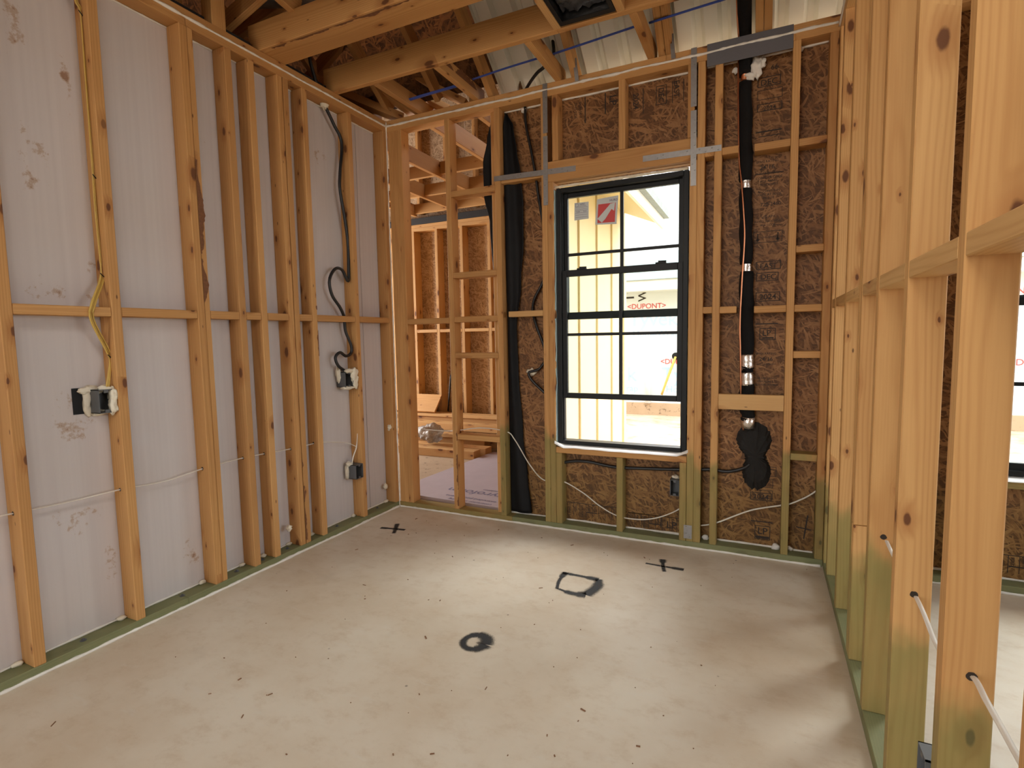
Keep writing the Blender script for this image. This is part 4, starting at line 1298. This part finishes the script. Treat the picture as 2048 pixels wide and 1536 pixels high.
at2 = cable('black_conduit', 'black cable rising above the left top plate beside the cut joist',
            [at(646, 172, 0, -.05), at(634, 168, 0, -.05), at(628, 150, 0, -.05), at(621, 125, 0, -.05), at(617, 100, 0, -.05)], 0.010, 'cable_black')
for i, (pts, lab) in enumerate(((
        [at(808, 203, 1, -.14), at(850, 190, 1, -.14), at(916, 171, 1, -.14)], 'blue webbing strap piece at the left truss over the open bay'),
        ([at(945, 159, 1, -.14), at(1010, 137, 1, -.14), at(1078, 116, 1, -.14)], 'blue webbing strap crossing the second roof panel bay'),
        ([at(1106, 108, 1, -.14), at(1190, 80, 1, -.14), at(1273, 52, 1, -.14)], 'blue webbing strap crossing the middle roof panel bay'),
        ([at(1298, 46, 1, -.14), at(1380, 20, 1, -.14), at(1470, -8, 1, -.14)], 'blue webbing strap crossing the roof panel bay beside the pipe'))):
    s = tube('webbing_strap', None, pts, 0.0085 if i else 0.013, 'blue', 6, 4, flat=0.35)
    tag(s, lab, 'strap')

def hole(parent, c, normal, r):
    """dark drilled hole with a splintered rim where a cable passes a stud"""
    n = Vector(normal)
    a = n.orthogonal().normalized(); b = n.cross(a)
    bm = bmesh.new()
    vs = []
    for k in range(14):
        an = 2 * math.pi * k / 14
        rr = r * (1 + 0.22 * mnoise.noise(Vector((an * 2, c[0] * 9, c[1] * 9))))
        vs.append(bm.verts.new(Vector(c) + n * 0.0008 + a * math.cos(an) * rr + b * math.sin(an) * rr))
    bm.faces.new(vs)
    return from_bm('drill_hole', bm, 'ink', parent)


for px, py, y in ((35, 1025, -2.21), (245, 978, -1.85), (410, 936, -1.478), (490, 915, -1.252), (526, 908, -1.12), (586, 897, -0.938), (628, 886, -0.763)):
    q = at(px, py, 0, -0.045)
    hole(wl, (-0.045, y, q.z), (0, -1, 0), 0.008)
for px, py, y in ((1767, 1074, -1.243), (1828, 1189, -1.60), (1943, 1353, -1.99)):
    q = at(px, py, 1, y)
    hole(wr, (q.x, y, q.z), (0, -1, 0), 0.0085)


def bark(parent, a, b, across, wid, seed, gap=0.35):
    """dark waney edge: ragged strip from a to b lying on a board face"""
    a, b, ac = Vector(a), Vector(b), Vector(across)
    n = int((b - a).length / 0.012)
    segs, cur = [], []
    for i in range(n + 1):
        p = a.lerp(b, i / n)
        w_ = wid * (mnoise.noise(Vector((seed * 3.7, i * 0.13, 0))) + 0.5 * mnoise.noise(Vector((seed, i * 0.55, 4))) + 1 - gap * 2)
        if w_ > 0.0015:
            cur.append((p, w_))
        elif cur:
            segs.append(cur); cur = []
    if cur: segs.append(cur)
    for sg in segs:
        if len(sg) > 2:
            grid_mesh('bark_edge', [[p, p + ac * w_] for p, w_ in sg], 'bark', parent)


M['bark'] = plain('pine_bark', (0.19, 0.080, 0.034), 0.9, var=0.5, scale=90, bump=0.6)
bark(wb, (0.5163, -0.0008, 0.06), (0.5163, -0.0008, 0.60), (-1, 0, 0), 0.020, 2, 0.35)
bark(wl, (0.0008, -1.4425, 1.42), (0.0008, -1.4425, 2.10), (0, 1, 0), 0.024, 5, 0.22)
bark(wl, (0.0008, -0.8995, 0.06), (0.0008, -0.8995, 0.62), (0, 1, 0), 0.020, 8, 0.35)
bark(wl, (0.0008, -0.7255, 1.05), (0.0008, -0.7255, 1.45), (0, -1, 0), 0.014, 11, 0.35)
bark(ceil, (0.05, -1.03, ZT - 0.0008), (2.6, -1.03, ZT - 0.0008), (0, 1, 0), 0.022, 14, 0.25)
bark(ceil, (0.7435, -0.44, ZT + 0.045), (0.7435, -0.02, ZT + 0.045), (0, 0, 1), 0.05, 17, 0.2)
bark(wr, (W - 0.0008, -0.19, 0.30), (W - 0.0008, -0.19, 0.56), (0, 1, 0), 0.030, 21, 0.2)

# ------------------------------------------------------------------ electrical boxes
def ebox(name, label, c, size, open_dir, foam=(), rot=0.0, mat='box_grey'):
    """hollow outlet box: five walls, ears, cable clamp; mouth along open_dir (+x of the box)"""
    t = root(name, label, 'outlet box', loc=c)
    sx, sy, sz = size
    th = 0.003
    bm = bmesh.new()
    for lo, hi in (((-sx / 2, -sy / 2, -sz / 2), (-sx / 2 + th, sy / 2, sz / 2)),
                   ((-sx / 2, -sy / 2, -sz / 2), (sx / 2, -sy / 2 + th, sz / 2)), ((-sx / 2, sy / 2 - th, -sz / 2), (sx / 2, sy / 2, sz / 2)),
                   ((-sx / 2, -sy / 2, -sz / 2), (sx / 2, sy / 2, -sz / 2 + th)), ((-sx / 2, -sy / 2, sz / 2 - th), (sx / 2, sy / 2, sz / 2))):
        lo, hi = Vector(lo), Vector(hi)
        bmesh.ops.create_cube(bm, size=1.0, matrix=Matrix.Translation((lo + hi) / 2) @ Matrix.Diagonal((*(hi - lo), 1)))
    from_bm('box_shell', bm, mat, t)
    for s in (-1, 1):
        bm = bmesh.new()
        bmesh.ops.create_cube(bm, size=1.0, matrix=Matrix.Translation((sx / 2 - 0.004, 0, s * (sz / 2 - 0.008))) @ Matrix.Diagonal((0.008, 0.016, 0.012, 1)))
        from_bm('screw_ear', bm, mat, t)
    for i, (fc, fs) in enumerate(foam):
        blob('foam_blob', t, fc, fs, 'foam', i + 2, 0.45, 3, 1.8)
    t.rotation_euler = (0, 0, rot)
    return t


ebox('outlet_box', 'grey outlet box packed in cream foam below yellow cables', (-0.048, -1.888, 1.004), (0.07, 0.060, 0.098), 1,
     foam=[((-0.034, -0.020, 0.045), (0.016, 0.045, 0.018)), ((-0.036, 0.0, -0.05), (0.014, 0.035, 0.014)), ((-0.036, -0.038, 0.0), (0.012, 0.016, 0.055)), ((0.024, 0.030, 0.022), (0.022, 0.014, 0.036)), ((0.024, 0.026, -0.026), (0.022, 0.016, 0.034)), ((0.0, 0.012, 0.052), (0.03, 0.024, 0.012))])
p = box('outlet_flange', None, (-0.0885, -1.975, 0.955), (-0.086, -1.928, 1.062), 'black', 0)
tag(p, 'flat black plate edge showing beside the foamed left outlet box', 'plate')
ebox('outlet_box', 'grey outlet box smeared with cream foam under the black cable', (-0.042, -0.470, 0.985), (0.075, 0.075, 0.10), 1,
     foam=[((-0.02, -0.035, 0.03), (0.02, 0.02, 0.05)), ((0.036, 0.045, 0.03), (0.018, 0.028, 0.045)), ((0.036, 0.055, -0.01), (0.014, 0.022, 0.05)), ((0.02, 0.0, -0.055), (0.03, 0.05, 0.012)), ((0.03, 0.01, 0.054), (0.02, 0.05, 0.014))])
ebox('outlet_box', 'low grey outlet box on the stud nearest the corner', (-0.032, -0.428, 0.365), (0.085, 0.070, 0.095), 1,
     foam=[((-0.02, -0.030, 0.05), (0.022, 0.022, 0.016)), ((-0.03, -0.04, 0.0), (0.014, 0.014, 0.05))])
ebox('outlet_box', 'grey outlet box fixed below the window beside the right cripple stud', (1.983, 0.042, 0.345), (0.075, 0.052, 0.095), 1, rot=-math.pi / 2,
     foam=[((-0.01, 0.0, 0.055), (0.02, 0.022, 0.010))])
ebox('outlet_box', 'grey outlet box low on the near stud of the right partition', (W + 0.036, -1.918, 0.36), (0.085, 0.055, 0.095), 1, rot=math.pi)
for i, (a, b, x, s, lab) in enumerate(((780, 854, -.035, .016, 'cream foam lump on the corner stud at waist height'), (771, 973, -.055, .016, 'cream foam lump low on the corner stud'),
                                       (649, 209, -.05, .022, 'cream foam lump where the black cable leaves the left top plate'), (578, 1056, -.03, .014, 'curled cream foam lump low beside the doubled left studs'))):
    p = LX(a, b, x)
    o = blob('foam_lump', None, p, (s, s * 1.1, s * 1.3), 'foam', 20 + i, 0.55, 3, 1.8)
    tag(o, lab, 'foam')
o = blob('foam_lump', None, BY(1064, 744, .075), (0.035, 0.012, 0.022), 'foam', 31, 0.6, 3, 2.0)
tag(o, 'cream foam lump round the black cable left of the window', 'foam')

# ------------------------------------------------------------------ register boot and duct in the ceiling
bt = root('duct_boot', 'black foil lined air register boot framed between the ceiling joists', 'duct')
x0, x1, y0, y1, z0, z1 = 1.493, 1.769, -0.86, -0.515, ZT + 0.004, ZT + 0.20
bm = bmesh.new()
for lo, hi in (((x0, y0, z0), (x0 + 0.006, y1, z1)), ((x1 - 0.006, y0, z0), (x1, y1, z1)), ((x0, y0, z0), (x1, y0 + 0.006, z1)), ((x0, y1 - 0.006, z0), (x1, y1, z1)), ((x0, y0, z1 - 0.006), (x1, y1, z1))):
    lo, hi = Vector(lo), Vector(hi)
    bmesh.ops.create_cube(bm, size=1.0, matrix=Matrix.Translation((lo + hi) / 2) @ Matrix.Diagonal((*(hi - lo), 1)))
from_bm('boot_shell', bm, plain('black_crinkled_foil', (0.10, 0.10, 0.105), 0.28, metal=0.8, var=0.6, scale=18, bump=1.0), bt)
box('boot_flange', bt, (x0, y1 - 0.035, z0 - 0.003), (x1, y1, z0), 'black', 0)
box('boot_flange', bt, (x0, y0, z0 - 0.003), (x1, y0 + 0.03, z0), 'black', 0)
box('boot_flange', bt, (x0, y0 + 0.03, z0 - 0.003), (x0 + 0.02, y1 - 0.035, z0), 'black', 0)
box('boot_flange', bt, (x1 - 0.02, y0 + 0.03, z0 - 0.003), (x1, y1 - 0.035, z0), 'black', 0)
rows = [[(x0 + 0.02 + (x1 - x0 - 0.04) * i / 16, y0 + 0.02 + (y1 - y0 - 0.04) * j / 16, z0 + 0.045 + 0.02 * mnoise.noise(Vector((i * 0.5, j * 0.5, 3)))) for i in range(17)] for j in range(17)]
grid_mesh('foil_liner', rows, plain('grey_crinkled_liner', (0.16, 0.16, 0.17), 0.25, metal=0.6, var=0.6, scale=16, bump=1.0), bt)
d_ = tube('flexible_duct', None, [(-0.15, -1.0, 3.15), (0.4, -0.75, 3.17), (1.0, -0.72, 3.20), (1.5, -0.72, 3.16)], 0.10, 'duct', 18, 8, jit=0.02)
tag(d_, 'grey wrapped flexible duct above the joists', 'duct')

# ------------------------------------------------------------------ outdoors
g = box('ground', None, (-30, -30, -0.45), (40, 40, -0.2), 'ground', 0)
tag(g, 'bare sandy building ground outside the window', 'ground', 'structure')
XS = 1.05
box('cladding_board', wo, (0.995, 0.12, -0.1), (XS, 2.62, 2.62), 'yellow_wall', 0)
for y in (0.58, 1.10, 1.62, 2.14):
    box('batten', wo, (XS, y - 0.02, -0.1), (XS + 0.018, y + 0.02, 2.60), 'yellow_wall')
box('corner_board', wo, (0.98, 2.60, -0.1), (XS + 0.02, 2.70, 2.62), 'yellow_wall')
prism('soffit', wo, [(0.98, 2.58), (1.45, 2.38), (1.45, 2.40), (0.98, 2.66)], 1, 0.30, 2.62, 'yellow_wall')
prism('fascia', wo, [(1.45, 2.34), (1.475, 2.34), (1.475, 2.50), (1.45, 2.50)], 1, 0.28, 2.64, 'fascia')
deck_o = prism('eave_roof', wo, [(0.98, 2.72), (1.50, 2.50), (1.50, 2.53), (0.98, 2.78)], 1, 0.28, 2.66, 'shingle')
prism('gutter', wo, [(1.475, 2.44), (1.53, 2.44), (1.54, 2.50), (1.475, 2.50)], 1, 0.28, 2.64, 'shingle')

nb = root('neighbour_house', 'neighbouring house wrapped in white printed house wrap behind the window', 'house', loc=(0, 6.67, -0.2))
def NB(nm, lo, hi, mat, bev=0.0):
    o = box(nm, None, lo, hi, mat, bev)
    o.parent = nb; o.matrix_parent_inverse = Matrix.Translation(nb.location).inverted()
    return o


NB('wall', (-6, 6.67, 0.02), (12, 6.9, 2.16), 'housewrap')
NB('slab_edge', (-6, 6.60, -0.2), (12, 6.9, 0.02), 'dusty')
NB('wall', (-6, 7.6, 2.0), (12, 7.8, 5.2), 'housewrap')
NB('fascia', (-6, 6.28, 2.02), (12, 6.31, 2.20), 'fascia')
NB('soffit', (-6, 6.31, 2.02), (12, 6.67, 2.05), 'fascia')
for k in range(7):
    y0 = 6.25 + k * 0.19; zz = 2.20 + k * 0.093
    o = beam('shingle_course', None, (-6, y0 + 0.1, zz + 0.05), (12, y0 + 0.1, zz + 0.05), 0.22, 0.012, 'shingle', (0, -0.44, 0.9))
    o.parent = nb; o.matrix_parent_inverse = Matrix.Translation(nb.location).inverted()
def NBP(items, o, mat, sz=(1, 0, 0)):
    q = print_mesh('wrap_lettering', None, items, o, (1, 0, 0), (0, 0, 1), mat)
    q.parent = nb; q.matrix_parent_inverse = Matrix.Translation(nb.location).inverted()


for x, z in ((0.18, 1.42), (1.7, 1.42), (3.6, 1.42), (5.2, 1.42), (-0.55, 0.42), (0.78, 0.42), (2.4, 0.42), (4.0, 0.42), (5.6, 0.42)):
    NBP([('t', 'Tyvek', 0, 0, 0.36, 0, 'LEFT'), ('t', 'HomeWrap', 0.08, -0.20, 0.17, 0, 'LEFT')], (x, 6.665, z), 'ink_pale')
    NBP([('t', '<DUPONT>', -0.02, 0.31, 0.13, 0, 'LEFT')], (x, 6.665, z), 'ink_red')
NBP([('t', 'Wrap', 0, 0, 0.20, math.pi / 2, 'LEFT'), ('t', 'Tyvek', -0.22, 0, 0.26, math.pi / 2, 'LEFT')], (0.50, 6.665, 1.86), 'ink')
for x, z in ((0.3, 4.0), (2.2, 4.0), (4.4, 4.0)):
    NBP([('t', 'Tyvek', 0, 0, 0.42, 0.1, 'LEFT')], (x, 7.595, z), 'ink_pale')
p_ = tube('vent_pipe', nb, [(0.555, 6.60, 0.02), (0.555, 6.60, 0.86)], 0.05, 'housewrap', 10, 0)
p_.matrix_parent_inverse = Matrix.Translation(nb.location).inverted()
for (xa, za), (xb, zb_), mm in (((-0.12, 0.86), (-0.16, 0.30), 'ink_red'), ((1.03, 0.86), (0.80, 0.18), 'cable_yellow')):
    q = tube('conduit', nb, [(xa, 6.64, za), ((xa + xb) / 2, 6.58, (za + zb_) / 2), (xb, 6.58, zb_)], 0.022, mm, 6, 4)
    q.matrix_parent_inverse = Matrix.Translation(nb.location).inverted()
    q = tube('pipe_sleeve', nb, [(xa, 6.667, za + 0.01), (xa, 6.63, za + 0.01)], 0.065, 'black', 12, 0)
    q.matrix_parent_inverse = Matrix.Translation(nb.location).inverted()
